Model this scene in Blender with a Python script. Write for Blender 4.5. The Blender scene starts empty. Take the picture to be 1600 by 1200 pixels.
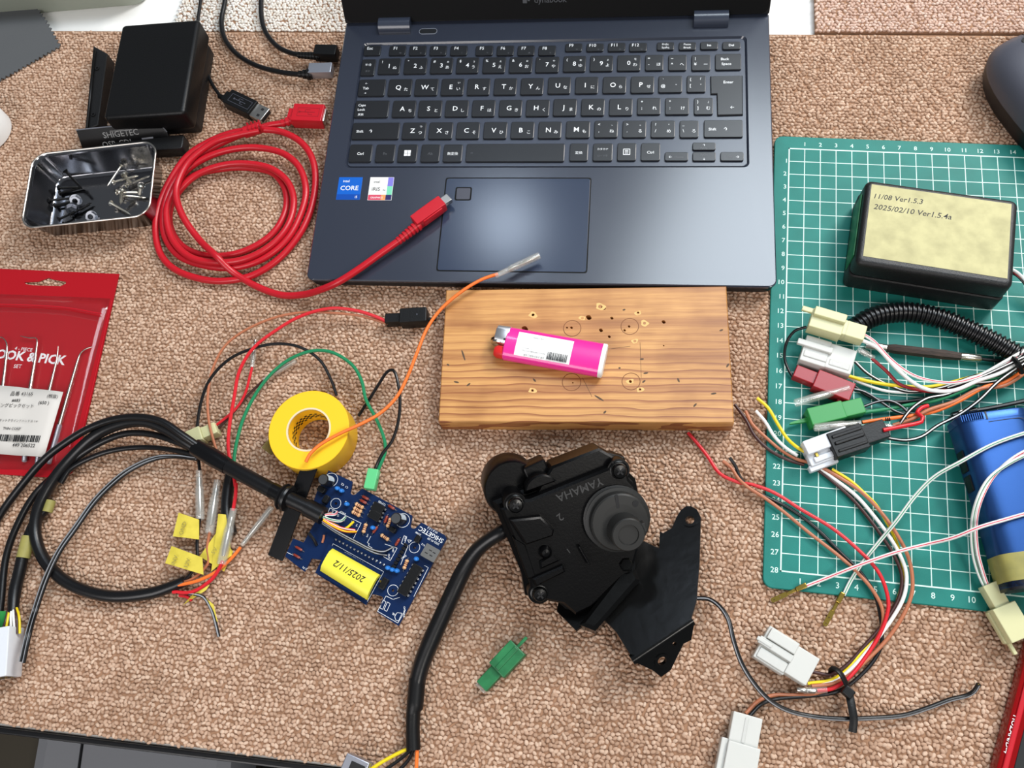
import bpy, math, random
import numpy as np
from mathutils import Vector, Matrix, Euler
from mathutils.geometry import tessellate_polygon

random.seed(7)
SC = bpy.context.scene
COL = SC.collection
U = 0.01                                   # geometry below is written in centimetres
R_ = math.radians

# ------------------------------------------------------------------ camera, world, lights, exposure
CAM_POS = Vector((5.4859186, -19.4671429, 51.2488184))
CAM_ROT = Matrix(((0.9943194790, 0.0, -0.1064367122),
                  (0.0376078144, 0.9354968659, 0.3513278614),
                  (0.0995712107, -0.3533349882, 0.9301827563)))   # rows: right, up, back
FOC = 1377.2                               # focal length in pixels of the 1600 wide frame
cam = bpy.data.cameras.new('camera'); cam_o = bpy.data.objects.new('camera', cam); COL.objects.link(cam_o)
cam.sensor_fit = 'HORIZONTAL'; cam.sensor_width = 36.0; cam.lens = FOC / 1600 * 36.0
cam.clip_start = 0.01; cam.clip_end = 50
cam_o.matrix_world = Matrix.Translation(CAM_POS * U) @ CAM_ROT.transposed().to_4x4()
SC.camera = cam_o

w = bpy.data.worlds.new('room_light'); SC.world = w; w.use_nodes = True
w.node_tree.nodes['Background'].inputs[0].default_value = (0.86, 0.93, 1.0, 1)
w.node_tree.nodes['Background'].inputs[1].default_value = 0.16

def area(name, loc, target, sx, sy, power, col):
    l = bpy.data.lights.new(name, 'AREA'); l.shape = 'RECTANGLE'; l.size = sx; l.size_y = sy; l.energy = power; l.color = col
    o = bpy.data.objects.new(name, l); COL.objects.link(o); o.location = loc
    o.rotation_euler = (Vector(target) - Vector(loc)).to_track_quat('-Z', 'Y').to_euler()
    return o
area('window_light', (0.90, 0.85, 1.0), (0.1, 0.05, 0), 0.4, 0.4, 18.5, (1.0, 0.955, 0.91))
area('ceiling_lamp', (-0.23, 1.14, 2.0), (0, 0.1, 0), 0.17, 0.17, 1.7, (0.72, 0.84, 1.0))
area('skylight', (0.85, 1.0, 2.3), (0.3, 0, 0), 1.3, 0.9, 40, (0.82, 0.92, 1.0))
area('room_window', (-0.55, -1.0, 1.05), (0, -0.1, 0), 0.8, 0.8, 11.5, (1.0, 0.96, 0.95))
area('room_lamp', (0.75, -0.75, 1.3), (0, -0.1, 0), 0.3, 0.3, 6, (1.0, 0.95, 0.88))
SC.view_settings.view_transform = 'Standard'; SC.view_settings.look = 'None'
SC.view_settings.gamma = 1.0; SC.view_settings.use_curve_mapping = False
SC.view_settings.exposure = 0.0

# ------------------------------------------------------------------ coordinate helpers
def ray(px, py):
    return CAM_ROT.transposed() @ Vector(((px - 800) / FOC, (600 - py) / FOC, -1.0))
def at(px, py, z=0.0):
    """point of the scene (cm) at height z that the photograph shows at px, py"""
    d = ray(px, py); return CAM_POS + d * ((z - CAM_POS.z) / d.z)
def lc(M, px, py, z=0.0):
    """same, on the plane z of a local frame M, in that frame"""
    I = M.inverted(); o = I @ CAM_POS; d = I.to_3x3() @ ray(px, py)
    p = o + d * ((z - o.z) / d.z); return p
def frame(p0, p1, up=Vector((0, 0, 1))):
    x = (p1 - p0).normalized(); y = up.cross(x).normalized(); z = x.cross(y)
    M = Matrix((x, y, z)).transposed().to_4x4(); M.translation = p0; return M
def T(x=0, y=0, z=0): return Matrix.Translation((x, y, z))
def RX(a): return Matrix.Rotation(R_(a), 4, 'X')
def RY(a): return Matrix.Rotation(R_(a), 4, 'Y')
def RZ(a): return Matrix.Rotation(R_(a), 4, 'Z')

# ------------------------------------------------------------------ mesh building
def rrect(wd, dp, r, n=4, cx=0.0, cy=0.0):
    r = max(min(r, wd / 2 - 1e-4, dp / 2 - 1e-4), 1e-4); out = []
    for k, (sx, sy) in enumerate(((1, 1), (-1, 1), (-1, -1), (1, -1))):
        for i in range(n + 1):
            a = math.pi / 2 * (k + i / n)
            out.append((cx + sx * (wd / 2 - r) + r * math.cos(a), cy + sy * (dp / 2 - r) + r * math.sin(a)))
    return out
def circle(r, n=16, cx=0, cy=0): return [(cx + r * math.cos(2 * math.pi * i / n), cy + r * math.sin(2 * math.pi * i / n)) for i in range(n)]
def area2(o): return sum(o[i][0] * o[(i + 1) % len(o)][1] - o[(i + 1) % len(o)][0] * o[i][1] for i in range(len(o)))
def inset(o, d):
    n = len(o); out = []
    for i in range(n):
        a, b, c = Vector(o[i - 1][:2]), Vector(o[i][:2]), Vector(o[(i + 1) % n][:2])
        e1 = (b - a).normalized(); e2 = (c - b).normalized()
        n1 = Vector((-e1.y, e1.x)); n2 = Vector((-e2.y, e2.x)); m = n1 + n2
        k = max(m.dot(n1), 0.35)
        p = b + m / k * d if m.length > 1e-6 else b + n1 * d
        out.append((p.x, p.y))
    return out
def spline(pts, step=0.3, closed=False):
    P = [Vector(p) for p in pts]; n = len(P)
    if n < 3 and not closed: return P, [i / (n - 1) * (n - 1) for i in range(n)]
    out, par = [], []
    for i in range(n - 1):
        p0 = P[i - 1] if i > 0 else P[0] * 2 - P[1]; p1, p2 = P[i], P[i + 1]
        p3 = P[i + 2] if i + 2 < n else P[-1] * 2 - P[-2]
        L = (p2 - p1).length; m = max(1, min(24, int(math.ceil(L / step))))
        t1 = (p2 - p0) / max((p1 - p0).length + L, 1e-6) * L; t2 = (p3 - p1) / max(L + (p3 - p2).length, 1e-6) * L
        for k in range(m):
            t = k / m; t_2, t3 = t * t, t ** 3
            out.append(p1 * (2 * t3 - 3 * t_2 + 1) + t1 * (t3 - 2 * t_2 + t) + p2 * (-2 * t3 + 3 * t_2) + t2 * (t3 - t_2)); par.append(i + t)
    out.append(P[-1]); par.append(n - 1.0); return out, par
class MB:
    def __init__(s): s.v = []; s.f = []; s.mi = []
    def add(s, vs, fs, M=None, mi=0):
        b = len(s.v)
        s.v += [tuple(M @ Vector(v)) for v in vs] if M else [tuple(v) for v in vs]
        s.f += [tuple(b + i for i in f) for f in fs]; s.mi += [mi] * len(fs); return s
    def rings(s, rings, M=None, mi=0, cap0=True, cap1=True, closed=True):
        n = len(rings[0]); vs = [p for r in rings for p in r]; fs = []
        for k in range(len(rings) - 1):
            for i in range(n if closed else n - 1):
                j = (i + 1) % n; fs.append((k * n + i, k * n + j, (k + 1) * n + j, (k + 1) * n + i))
        if cap0: fs.append(tuple(range(n - 1, -1, -1)))
        if cap1: fs.append(tuple((len(rings) - 1) * n + i for i in range(n)))
        return s.add(vs, fs, M, mi)
    def rbox(s, wd, dp, h, r=.1, b=.03, M=None, mi=0, n=4, taper=0.0, bs=2):
        """rounded block, centred in plan, from z=0 to h; taper: how much smaller the top is on every side"""
        b = min(b, h / 2.01); pr = []
        for i in range(bs + 1): a = math.pi / 2 * i / bs; pr.append((b * (1 - math.sin(a)), b * (1 - math.cos(a))))
        for i in range(bs + 1): a = math.pi / 2 * i / bs; pr.append((b * (1 - math.cos(a)), h - b + b * math.sin(a)))
        return s.rings([[(x, y, z) for x, y in rrect(wd - 2 * (q + taper * z / h), dp - 2 * (q + taper * z / h), r - q * .7, n)] for q, z in pr], M, mi)
    def box(s, x0, x1, y0, y1, z0, z1, b=.03, M=None, mi=0):
        return s.rbox(x1 - x0, y1 - y0, z1 - z0, b, b, (M or Matrix()) @ T((x0 + x1) / 2, (y0 + y1) / 2, z0), mi, n=2)
    def slab(s, outline, z0, z1, holes=(), M=None, mi=0, b=0.0, side=None):
        o = [tuple(p[:2]) for p in outline]
        if area2(o) < 0: o = o[::-1]
        hs = [[tuple(p[:2]) for p in (h if area2(h) < 0 else h[::-1])] for h in holes]
        top = inset(o, b) if b else o; loops = [top] + hs; low = [o] + hs
        fz = (lambda x, y, z: z(x, y)) ; c0 = z0 if callable(z0) else (lambda x, y: z0); c1 = z1 if callable(z1) else (lambda x, y: z1)
        tri = tessellate_polygon([[Vector((x, y, 0)) for x, y in l] for l in loops])
        flat = [p for l in loops for p in l]; flo = [p for l in low for p in l]; n = len(flat)
        vs = [(x, y, c1(x, y)) for x, y in flat] + [(x, y, c0(x, y)) for x, y in flo]; fs = []
        for t in tri:
            a = (flat[t[1]][0] - flat[t[0]][0]) * (flat[t[2]][1] - flat[t[0]][1]) - (flat[t[2]][0] - flat[t[0]][0]) * (flat[t[1]][1] - flat[t[0]][1])
            t = tuple(t) if a > 0 else tuple(t[::-1]); fs.append(t); fs.append(tuple(n + i for i in t[::-1]))
        s.add(vs, fs, M, mi)
        if b:   # chamfer between outline at z1-b and inset top
            vs2 = [(x, y, c1(x, y)) for x, y in top] + [(x, y, c1(x, y) - b) for x, y in o] + [(x, y, c0(x, y)) for x, y in o]; m = len(o)
            fs2 = [(m + i, m + (i + 1) % m, (i + 1) % m, i) for i in range(m)] + [(2 * m + i, 2 * m + (i + 1) % m, m + (i + 1) % m, m + i) for i in range(m)]
            s.add(vs2, fs2, M, mi if side is None else side)
        k = 0
        for q, l in enumerate(loops):
            m = len(l)
            if not (b and q == 0):
                vs3 = [(x, y, c1(x, y)) for x, y in l] + [(x, y, c0(x, y)) for x, y in l]
                s.add(vs3, [(m + i, m + (i + 1) % m, (i + 1) % m, i) for i in range(m)], M, mi if side is None else side)
            k += m
        return s
    def tube(s, pts, r, n=10, M=None, mi=0, step=0.3, stripe=None, flat=1.0, cap=True, smooth=True, up=None):
        P, par = spline(pts, step) if smooth else ([Vector(p) for p in pts], list(range(len(pts))))
        rr = (lambda t: r) if not isinstance(r, (list, tuple)) else (lambda t: r[min(int(t), len(r) - 1)] + (r[min(int(t) + 1, len(r) - 1)] - r[min(int(t), len(r) - 1)]) * (t - int(t)))
        tang = [(P[min(i + 1, len(P) - 1)] - P[max(i - 1, 0)]).normalized() for i in range(len(P))]
        u = Vector(up or (0, 0, 1)); u = (u - tang[0] * u.dot(tang[0]))
        u = u.normalized() if u.length > 1e-4 else tang[0].orthogonal().normalized(); R = []
        for p, t, k in zip(P, tang, par):
            u = (u - t * u.dot(t)).normalized(); v = t.cross(u); q = rr(k)
            R.append([p + (u * math.cos(2 * math.pi * (i + .5) / n) * flat + v * math.sin(2 * math.pi * (i + .5) / n)) * q for i in range(n)])
        b = len(s.f); s.rings(R, M, mi, cap, cap)
        if stripe:
            nf = (len(R) - 1) * n
            for q in range(nf):
                if q % n in stripe: s.mi[b + q] = 1
        return s
    def lathe(s, prof, n=24, M=None, mi=0, cap0=True, cap1=True):
        return s.rings([[(r * math.cos(2 * math.pi * i / n), r * math.sin(2 * math.pi * i / n), z) for i in range(n)] for r, z in prof], M, mi, cap0, cap1)
    def quad(s, a, b, c, d, mi=0): return s.add([a, b, c, d], [(0, 1, 2, 3)], None, mi)
    def sheet(s, grid, th=0.02, M=None, mi=0):
        """a thin bent sheet from a grid of points"""
        nr, nc = len(grid), len(grid[0]); P = [Vector(p) for r in grid for p in r]; dz = Vector((0, 0, th))
        vs = [tuple(p) for p in P] + [tuple(p - dz) for p in P]; n = nr * nc; fs = []
        for i in range(nr - 1):
            for j in range(nc - 1):
                q = (i * nc + j, i * nc + j + 1, (i + 1) * nc + j + 1, (i + 1) * nc + j)
                nz = (P[q[1]] - P[q[0]]).cross(P[q[3]] - P[q[0]]).z
                if nz < 0: q = q[::-1]
                fs.append(q); fs.append(tuple(n + k for k in q[::-1]))
        edge = [(0, j) for j in range(nc)] + [(i, nc - 1) for i in range(1, nr)] + [(nr - 1, j) for j in range(nc - 2, -1, -1)] + [(i, 0) for i in range(nr - 2, 0, -1)]
        e = [i * nc + j for i, j in edge]
        for k in range(len(e)): a, b2 = e[k], e[(k + 1) % len(e)]; fs.append((a, b2, n + b2, n + a))
        return s.add(vs, fs, M, mi)

MW = {}
def ob(name, mb, mats, parent=None, world=False, angle=38, label=None, kind=None):
    me = bpy.data.meshes.new(name); vs = mb.v
    base = parent
    while base is not None and base.parent is not None: base = base.parent
    if world and base is not None:
        I = MW[base.name].inverted(); vs = [tuple(I @ Vector(v)) for v in vs]
    a = np.array(vs, dtype=float) * U
    me.from_pydata(a.tolist(), [], mb.f); me.validate(); mats = mats if isinstance(mats, (list, tuple)) else [mats]
    for m in mats: me.materials.append(m)
    if len(me.polygons) == len(mb.mi): me.polygons.foreach_set('material_index', mb.mi)
    if angle < 180: me.set_sharp_from_angle(angle=R_(angle))
    me.polygons.foreach_set('use_smooth', [len(p.vertices) < 6 for p in me.polygons])
    o = bpy.data.objects.new(name, me); COL.objects.link(o); o.parent = parent
    if label: o['label'] = label
    if kind: o['kind'] = kind
    return o
def thing(name, label, cat, M=None, group=None, kind=None):
    o = bpy.data.objects.new(name, None); COL.objects.link(o); o.empty_display_size = .01
    M = M if M is not None else Matrix(); MW[o.name] = M.copy()
    L = M.copy(); L.translation = M.translation * U; o.matrix_world = L; o.matrix_basis = L
    o['label'] = label; o['category'] = cat
    if group: o['group'] = group
    if kind: o['kind'] = kind
    return o
def struct(name, mb, m, label=None):
    o = ob(name, mb, m); o['kind'] = 'structure'
    if label: o['label'] = label
    return o
TEXTS = []
def text(parent, name, mat, entries, z=0.0, M=None, world=False):
    """queue flat lettering: entries are (string, x, y, cap height, turn in degrees, align)"""
    TEXTS.append((parent, name, mat, entries, z, M or Matrix()))

# ------------------------------------------------------------------ materials
def lin(c): c /= 255.0; return c / 12.92 if c <= .04045 else ((c + .055) / 1.055) ** 2.4
def C(r, g, b): return (lin(r), lin(g), lin(b), 1.0)
def mat(name, col, rough=.5, metal=0.0, spec=.5, coat=0.0, bump=None, vary=None, trans=0.0, alpha=1.0, sss=0.0, ior=1.45):
    m = bpy.data.materials.new(name); m.use_nodes = True; nt = m.node_tree; b = nt.nodes['Principled BSDF']; I = b.inputs
    I['Base Color'].default_value = col; I['Roughness'].default_value = rough; I['Metallic'].default_value = metal
    I['Specular IOR Level'].default_value = spec; I['Coat Weight'].default_value = coat; I['IOR'].default_value = ior
    I['Transmission Weight'].default_value = trans; I['Alpha'].default_value = alpha
    if sss: I['Subsurface Weight'].default_value = sss; I['Subsurface Radius'].default_value = (1, 1, 1); I['Subsurface Scale'].default_value = .003
    if bump or vary:
        tc = nt.nodes.new('ShaderNodeTexCoord')
    if bump:      # (scale, strength, distance)
        nz = nt.nodes.new('ShaderNodeTexNoise'); nz.inputs['Scale'].default_value = bump[0]; nz.inputs['Detail'].default_value = 3
        bp = nt.nodes.new('ShaderNodeBump'); bp.inputs['Strength'].default_value = bump[1]; bp.inputs['Distance'].default_value = bump[2] if len(bump) > 2 else .0003
        nt.links.new(tc.outputs['Object'], nz.inputs['Vector']); nt.links.new(nz.outputs['Fac'], bp.inputs['Height']); nt.links.new(bp.outputs['Normal'], I['Normal'])
    if vary:      # (second colour, scale, low, high, stretch)
        nz = nt.nodes.new('ShaderNodeTexNoise'); nz.inputs['Scale'].default_value = vary[1]; nz.inputs['Detail'].default_value = 5
        mp = nt.nodes.new('ShaderNodeMapping'); mp.inputs['Scale'].default_value = vary[4] if len(vary) > 4 else (1, 1, 1)
        rp = nt.nodes.new('ShaderNodeValToRGB'); rp.color_ramp.elements[0].position = vary[2]; rp.color_ramp.elements[1].position = vary[3]
        rp.color_ramp.elements[0].color = col; rp.color_ramp.elements[1].color = vary[0]
        nt.links.new(tc.outputs['Object'], mp.inputs['Vector']); nt.links.new(mp.outputs['Vector'], nz.inputs['Vector'])
        nt.links.new(nz.outputs['Fac'], rp.inputs['Fac']); nt.links.new(rp.outputs['Color'], I['Base Color'])
    return m
M_ = dict(
    black=mat('black_plastic', C(13, 13, 14), .42, spec=.35, bump=(900, .25)),
    black_gloss=mat('black_gloss', C(10, 10, 12), .24),
    black_rubber=mat('black_vinyl', C(15, 15, 17), .33, bump=(350, .12)),
    box_black=mat('textured_black', C(22, 22, 23), .45, bump=(1500, .6)),
    deck=mat('laptop_slate', C(46, 51, 64), .2, spec=1.0, bump=(4000, .03, .0001)),
    deck_edge=mat('laptop_side', C(20, 21, 24), .4),
    pad=mat('trackpad_slate', C(44, 54, 74), .17, spec=.8),
    key=mat('key_black', C(28, 29, 32), .29, spec=.6),
    keywell=mat('key_well', C(56, 62, 76), .24, spec=.8),
    lid=mat('lid_black', C(6, 6, 7), .55, spec=.25),
    print_white=mat('white_print', C(235, 238, 240), .5),
    print_dim=mat('grey_print', C(82, 84, 88), .5),
    print_black=mat('black_print', C(22, 22, 24), .6),
    print_grey=mat('pale_grey_print', C(150, 150, 150), .5), print_faint=mat('faint_black_print', C(105, 105, 108), .6),
    white=mat('white_plastic', C(232, 232, 230), .4),
    desk=mat('white_laminate', C(240, 240, 237), .35),
    blue_sticker=mat('blue_sticker', C(10, 92, 190), .35), blue_dark=mat('blue_sticker_dark', C(8, 70, 160), .35),
    iris_red=mat('sticker_red', C(205, 70, 95), .35), iris_or=mat('sticker_orange', C(225, 150, 90), .35), iris_navy=mat('sticker_navy', C(45, 40, 90), .35),
    iris_grn=mat('sticker_green', C(120, 205, 170), .35), iris_vio=mat('sticker_violet', C(125, 120, 205), .35),
    mat_green=mat('cutting_mat_green', C(32, 122, 113), .5, spec=.25, bump=(2500, .25), vary=(C(28, 113, 104), 60, .35, .7)),
    grid=mat('mat_print', C(205, 232, 222), .55),
    metal=mat('bright_steel', C(205, 205, 208), .22, 1.0), tin=mat('tinned_brass', C(196, 192, 186), .3, 1.0),
    brass=mat('brass', C(150, 128, 62), .35, 1.0), silver_screw=mat('nickel', C(205, 200, 188), .25, 1.0), black_screw=mat('black_oxide', C(14, 14, 15), .35, .6),
    alu=mat('grey_aluminium', C(178, 180, 190), .38, .85),
    red=mat('red_vinyl', C(186, 24, 38), .33), red_wire=mat('red_wire', C(208, 36, 46), .35), red_dark=mat('dark_red_plastic', C(150, 24, 34), .35, sss=.2),
    brown_wire=mat('brown_wire', C(150, 82, 55), .4), dkbrown_wire=mat('dark_brown_wire', C(62, 32, 30), .4), copper_wire=mat('tan_brown_wire', C(176, 108, 76), .4),
    black_wire=mat('black_wire', C(18, 18, 20), .34), white_wire=mat('white_wire', C(236, 236, 232), .38), grey_line=mat('grey_stripe', C(150, 152, 156), .35),
    yellow_wire=mat('yellow_wire', C(232, 206, 30), .4), green_wire=mat('green_wire', C(28, 128, 84), .38), orange_wire=mat('orange_wire', C(242, 118, 48), .4),
    pink_line=mat('red_stripe', C(214, 60, 84), .4), green_line=mat('green_stripe', C(70, 140, 105), .4), blue_wire=mat('blue_grey_wire', C(70, 80, 110), .4),
    milky=mat('milky_nylon', C(220, 221, 216), .45, sss=.2, trans=.2), cream=mat('cream_nylon', C(218, 216, 168), .4, sss=.2, trans=.15), bluish=mat('white_nylon', C(216, 220, 226), .4, sss=.3),
    green_pl=mat('green_nylon', C(44, 140, 66), .4), green_dk=mat('dark_green_nylon', C(26, 98, 56), .45, vary=(C(40, 125, 74), 90, .4, .7)), green_lt=mat('pale_green_nylon', C(96, 196, 130), .42, sss=.2),
    clear=mat('clear_vinyl', C(236, 236, 228), .1, alpha=.2, spec=.8),
    tape_yel=mat('yellow_vinyl_tape', C(250, 196, 30), .38), tape_side=mat('tape_roll_side', C(247, 196, 38), .42, bump=(900, .1)), tape_core=mat('tape_core_card', C(222, 205, 170), .6),
    masking=mat('pale_paper_tape', C(190, 184, 134), .6, vary=(C(168, 162, 116), 120, .35, .7)), flag=mat('yellow_flag_tape', C(222, 204, 78), .55, vary=(C(204, 186, 66), 120, .35, .7)), label_yel=mat('yellow_label', C(235, 226, 70), .42),
    pcb=mat('blue_solder_mask', C(6, 32, 72), .3, bump=(1500, .1)), pcb_edge=mat('board_edge', C(120, 118, 95), .6), copper_pad=mat('solder', C(190, 190, 190), .3, 1.0),
    capblue=mat('blue_ceramic', C(40, 120, 205), .35), resist=mat('resistor_tan', C(214, 168, 122), .4), band=mat('resistor_band', C(110, 45, 30), .5), diode=mat('diode_glass_red', C(130, 50, 36), .25),
    cap_top=mat('capacitor_top', C(120, 122, 124), .35, .9), cap_side=mat('capacitor_sleeve', C(24, 25, 28), .3), cap_stripe=mat('capacitor_stripe', C(190, 205, 215), .35),
    pink=mat('pink_plastic', C(238, 50, 152), .25, coat=.4, sss=.1), price=mat('dull_paper_label', C(206, 202, 196), .55), paper=mat('white_paper_label', C(240, 240, 238), .5), lighter_red=mat('red_button', C(210, 40, 40), .4),
    motor=mat('motor_black', C(6, 6, 7), .33, spec=.2, bump=(700, .15)), steel_black=mat('black_painted_steel', C(8, 8, 8), .24, spec=.35, bump=(160, .25, .0004)), pulley=mat('pulley_grey', C(30, 30, 29), .5), emboss=mat('embossed_grey', C(52, 52, 52), .5),
    cloth=mat('grey_microfibre', C(84, 86, 88), .9, bump=(500, .3)), tub=mat('grey_green_plastic', C(150, 155, 142), .35, sss=.1),
    blue_alu=mat('blue_anodised', C(40, 76, 134), .36, .75, bump=(3000, .1)), olive_tape=mat('olive_paper_tape', C(158, 150, 82), .55, vary=(C(132, 128, 72), 90, .35, .7)),
    pouch=mat('red_card', C(166, 16, 28), .35), film=mat('clear_film', C(245, 235, 235), .09, alpha=.045),
    red_clear=mat('red_clear_plastic', C(170, 14, 18), .15, trans=.45), floor=mat('dark_floor', C(20, 20, 22), .6), zinc=mat('dull_zinc', C(140, 143, 150), .32, 1.0), chrome=mat('chrome', C(232, 232, 235), .4, 1.0), seat=mat('grey_seat_cloth', C(128, 130, 135), .85, bump=(300, .4)),
    olive=mat('olive_brown_board', C(62, 56, 44), .6), mouse=mat('graphite_plastic', C(72, 74, 84), .42, bump=(2500, .2)), mouse_dk=mat('mouse_black', C(20, 20, 22), .45),
    scribble=mat('brown_handle', C(58, 42, 34), .45, vary=(C(30, 22, 18), 200, .4, .6, (1, 12, 12))),
)
def clear_mat(name, col, body, rough):
    m = bpy.data.materials.new(name); m.use_nodes = True; nt = m.node_tree; N = nt.nodes.new; L = nt.links.new
    nt.nodes.remove(nt.nodes['Principled BSDF']); out = nt.nodes['Material Output']
    tr, gl_, df = N('ShaderNodeBsdfTransparent'), N('ShaderNodeBsdfGlossy'), N('ShaderNodeBsdfDiffuse'); gl_.inputs['Roughness'].default_value = rough; df.inputs['Color'].default_value = col
    lw = N('ShaderNodeLayerWeight'); lw.inputs['Blend'].default_value = .5; pw = N('ShaderNodeMath'); pw.operation = 'POWER'; pw.inputs[1].default_value = 4; L(lw.outputs['Facing'], pw.inputs[0]); fr = N('ShaderNodeMath'); fr.operation = 'MULTIPLY_ADD'; fr.inputs[1].default_value = .55; fr.inputs[2].default_value = .045; L(pw.outputs[0], fr.inputs[0])
    m1, m2 = N('ShaderNodeMixShader'), N('ShaderNodeMixShader'); m1.inputs[0].default_value = body
    L(tr.outputs[0], m1.inputs[1]); L(df.outputs[0], m1.inputs[2]); L(fr.outputs[0], m2.inputs[0]); L(m1.outputs[0], m2.inputs[1]); L(gl_.outputs[0], m2.inputs[2]); L(m2.outputs[0], out.inputs['Surface']); return m
M_['film'] = clear_mat('clear_film', C(200, 60, 60), .03, .1); M_['clear'] = clear_mat('clear_vinyl', C(240, 240, 232), .13, .08)
def wood_mat():
    m = bpy.data.materials.new('oiled_pine'); m.use_nodes = True; nt = m.node_tree; b = nt.nodes['Principled BSDF']; N = nt.nodes.new; L = nt.links.new
    tc = N('ShaderNodeTexCoord'); mp = N('ShaderNodeMapping'); mp.inputs['Scale'].default_value = (1.2, 11, 11); L(tc.outputs['Object'], mp.inputs['Vector'])
    nz = N('ShaderNodeTexNoise'); nz.inputs['Scale'].default_value = 4; nz.inputs['Detail'].default_value = 4; L(mp.outputs['Vector'], nz.inputs['Vector'])
    mp.inputs['Scale'].default_value = (3.2, 10, 10)
    wv = N('ShaderNodeTexWave'); wv.wave_type = 'BANDS'; wv.bands_direction = 'Y'; wv.wave_profile = 'SAW'; wv.inputs['Scale'].default_value = 6.6; wv.inputs['Distortion'].default_value = 3.6; wv.inputs['Detail'].default_value = 1.5; wv.inputs['Detail Scale'].default_value = 1.3
    L(mp.outputs['Vector'], wv.inputs['Vector'])
    sx = N('ShaderNodeSeparateXYZ'); L(tc.outputs['Object'], sx.inputs['Vector'])
    mr = N('ShaderNodeMapRange'); mr.inputs['From Min'].default_value = .03; mr.inputs['From Max'].default_value = .062; mr.inputs['To Min'].default_value = 1; mr.inputs['To Max'].default_value = .25; L(sx.outputs['Y'], mr.inputs['Value'])
    rl = N('ShaderNodeValToRGB'); q = rl.color_ramp.elements; q[0].position = .58; q[0].color = (0, 0, 0, 1); q[1].position = .97; q[1].color = (1, 1, 1, 1); L(wv.outputs['Fac'], rl.inputs['Fac'])
    ml_ = N('ShaderNodeMath'); ml_.operation = 'MULTIPLY'; L(rl.outputs['Color'], ml_.inputs[0]); L(mr.outputs['Result'], ml_.inputs[1])
    w2 = N('ShaderNodeTexWave'); w2.wave_type = 'BANDS'; w2.bands_direction = 'Y'; w2.inputs['Scale'].default_value = 1.15; w2.inputs['Distortion'].default_value = 6; w2.inputs['Detail'].default_value = 1; w2.inputs['Detail Scale'].default_value = .9; L(mp.outputs['Vector'], w2.inputs['Vector'])
    rk = N('ShaderNodeValToRGB'); q = rk.color_ramp.elements; q[0].position = .72; q[0].color = (0, 0, 0, 1); q[1].position = 1; q[1].color = (.55, .55, .55, 1); L(w2.outputs['Fac'], rk.inputs['Fac'])
    mxm = N('ShaderNodeMath'); mxm.operation = 'MAXIMUM'; L(ml_.outputs[0], mxm.inputs[0]); L(rk.outputs['Color'], mxm.inputs[1])
    r1 = N('ShaderNodeValToRGB'); e = r1.color_ramp.elements; e[0].position = .0; e[0].color = C(208, 155, 92); e[1].position = 1; e[1].color = C(148, 88, 48); L(mxm.outputs[0], r1.inputs['Fac'])
    mp2 = N('ShaderNodeMapping'); mp2.inputs['Scale'].default_value = (6, 160, 60); L(tc.outputs['Object'], mp2.inputs['Vector'])
    n2 = N('ShaderNodeTexNoise'); n2.inputs['Scale'].default_value = 5; n2.inputs['Detail'].default_value = 6; L(mp2.outputs['Vector'], n2.inputs['Vector'])
    mx = N('ShaderNodeMix'); mx.data_type = 'RGBA'; mx.blend_type = 'MULTIPLY'; mx.inputs['Factor'].default_value = .55
    r2 = N('ShaderNodeValToRGB'); r2.color_ramp.elements[0].color = (.62, .5, .4, 1); r2.color_ramp.elements[1].color = (1, 1, 1, 1); r2.color_ramp.elements[0].position = .3; r2.color_ramp.elements[1].position = .62
    L(n2.outputs['Fac'], r2.inputs['Fac']); L(r1.outputs['Color'], mx.inputs['A']); L(r2.outputs['Color'], mx.inputs['B'])
    n3 = N('ShaderNodeTexNoise'); n3.inputs['Scale'].default_value = 28; n3.inputs['Detail'].default_value = 3; L(tc.outputs['Object'], n3.inputs['Vector'])
    r3 = N('ShaderNodeValToRGB'); r3.color_ramp.elements[0].position = .33; r3.color_ramp.elements[0].color = (.66, .56, .48, 1); r3.color_ramp.elements[1].position = .55; r3.color_ramp.elements[1].color = (1, 1, 1, 1)
    L(n3.outputs['Fac'], r3.inputs['Fac'])
    m3 = N('ShaderNodeMix'); m3.data_type = 'RGBA'; m3.blend_type = 'MULTIPLY'; m3.inputs['Factor'].default_value = .7; L(mx.outputs['Result'], m3.inputs['A']); L(r3.outputs['Color'], m3.inputs['B'])
    L(m3.outputs['Result'], b.inputs['Base Color']); b.inputs['Roughness'].default_value = .45
    bp = N('ShaderNodeBump'); bp.inputs['Strength'].default_value = .25; bp.inputs['Distance'].default_value = .0004; L(n2.outputs['Fac'], bp.inputs['Height']); L(bp.outputs['Normal'], b.inputs['Normal'])
    return m
M_['wood'] = wood_mat()
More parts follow.
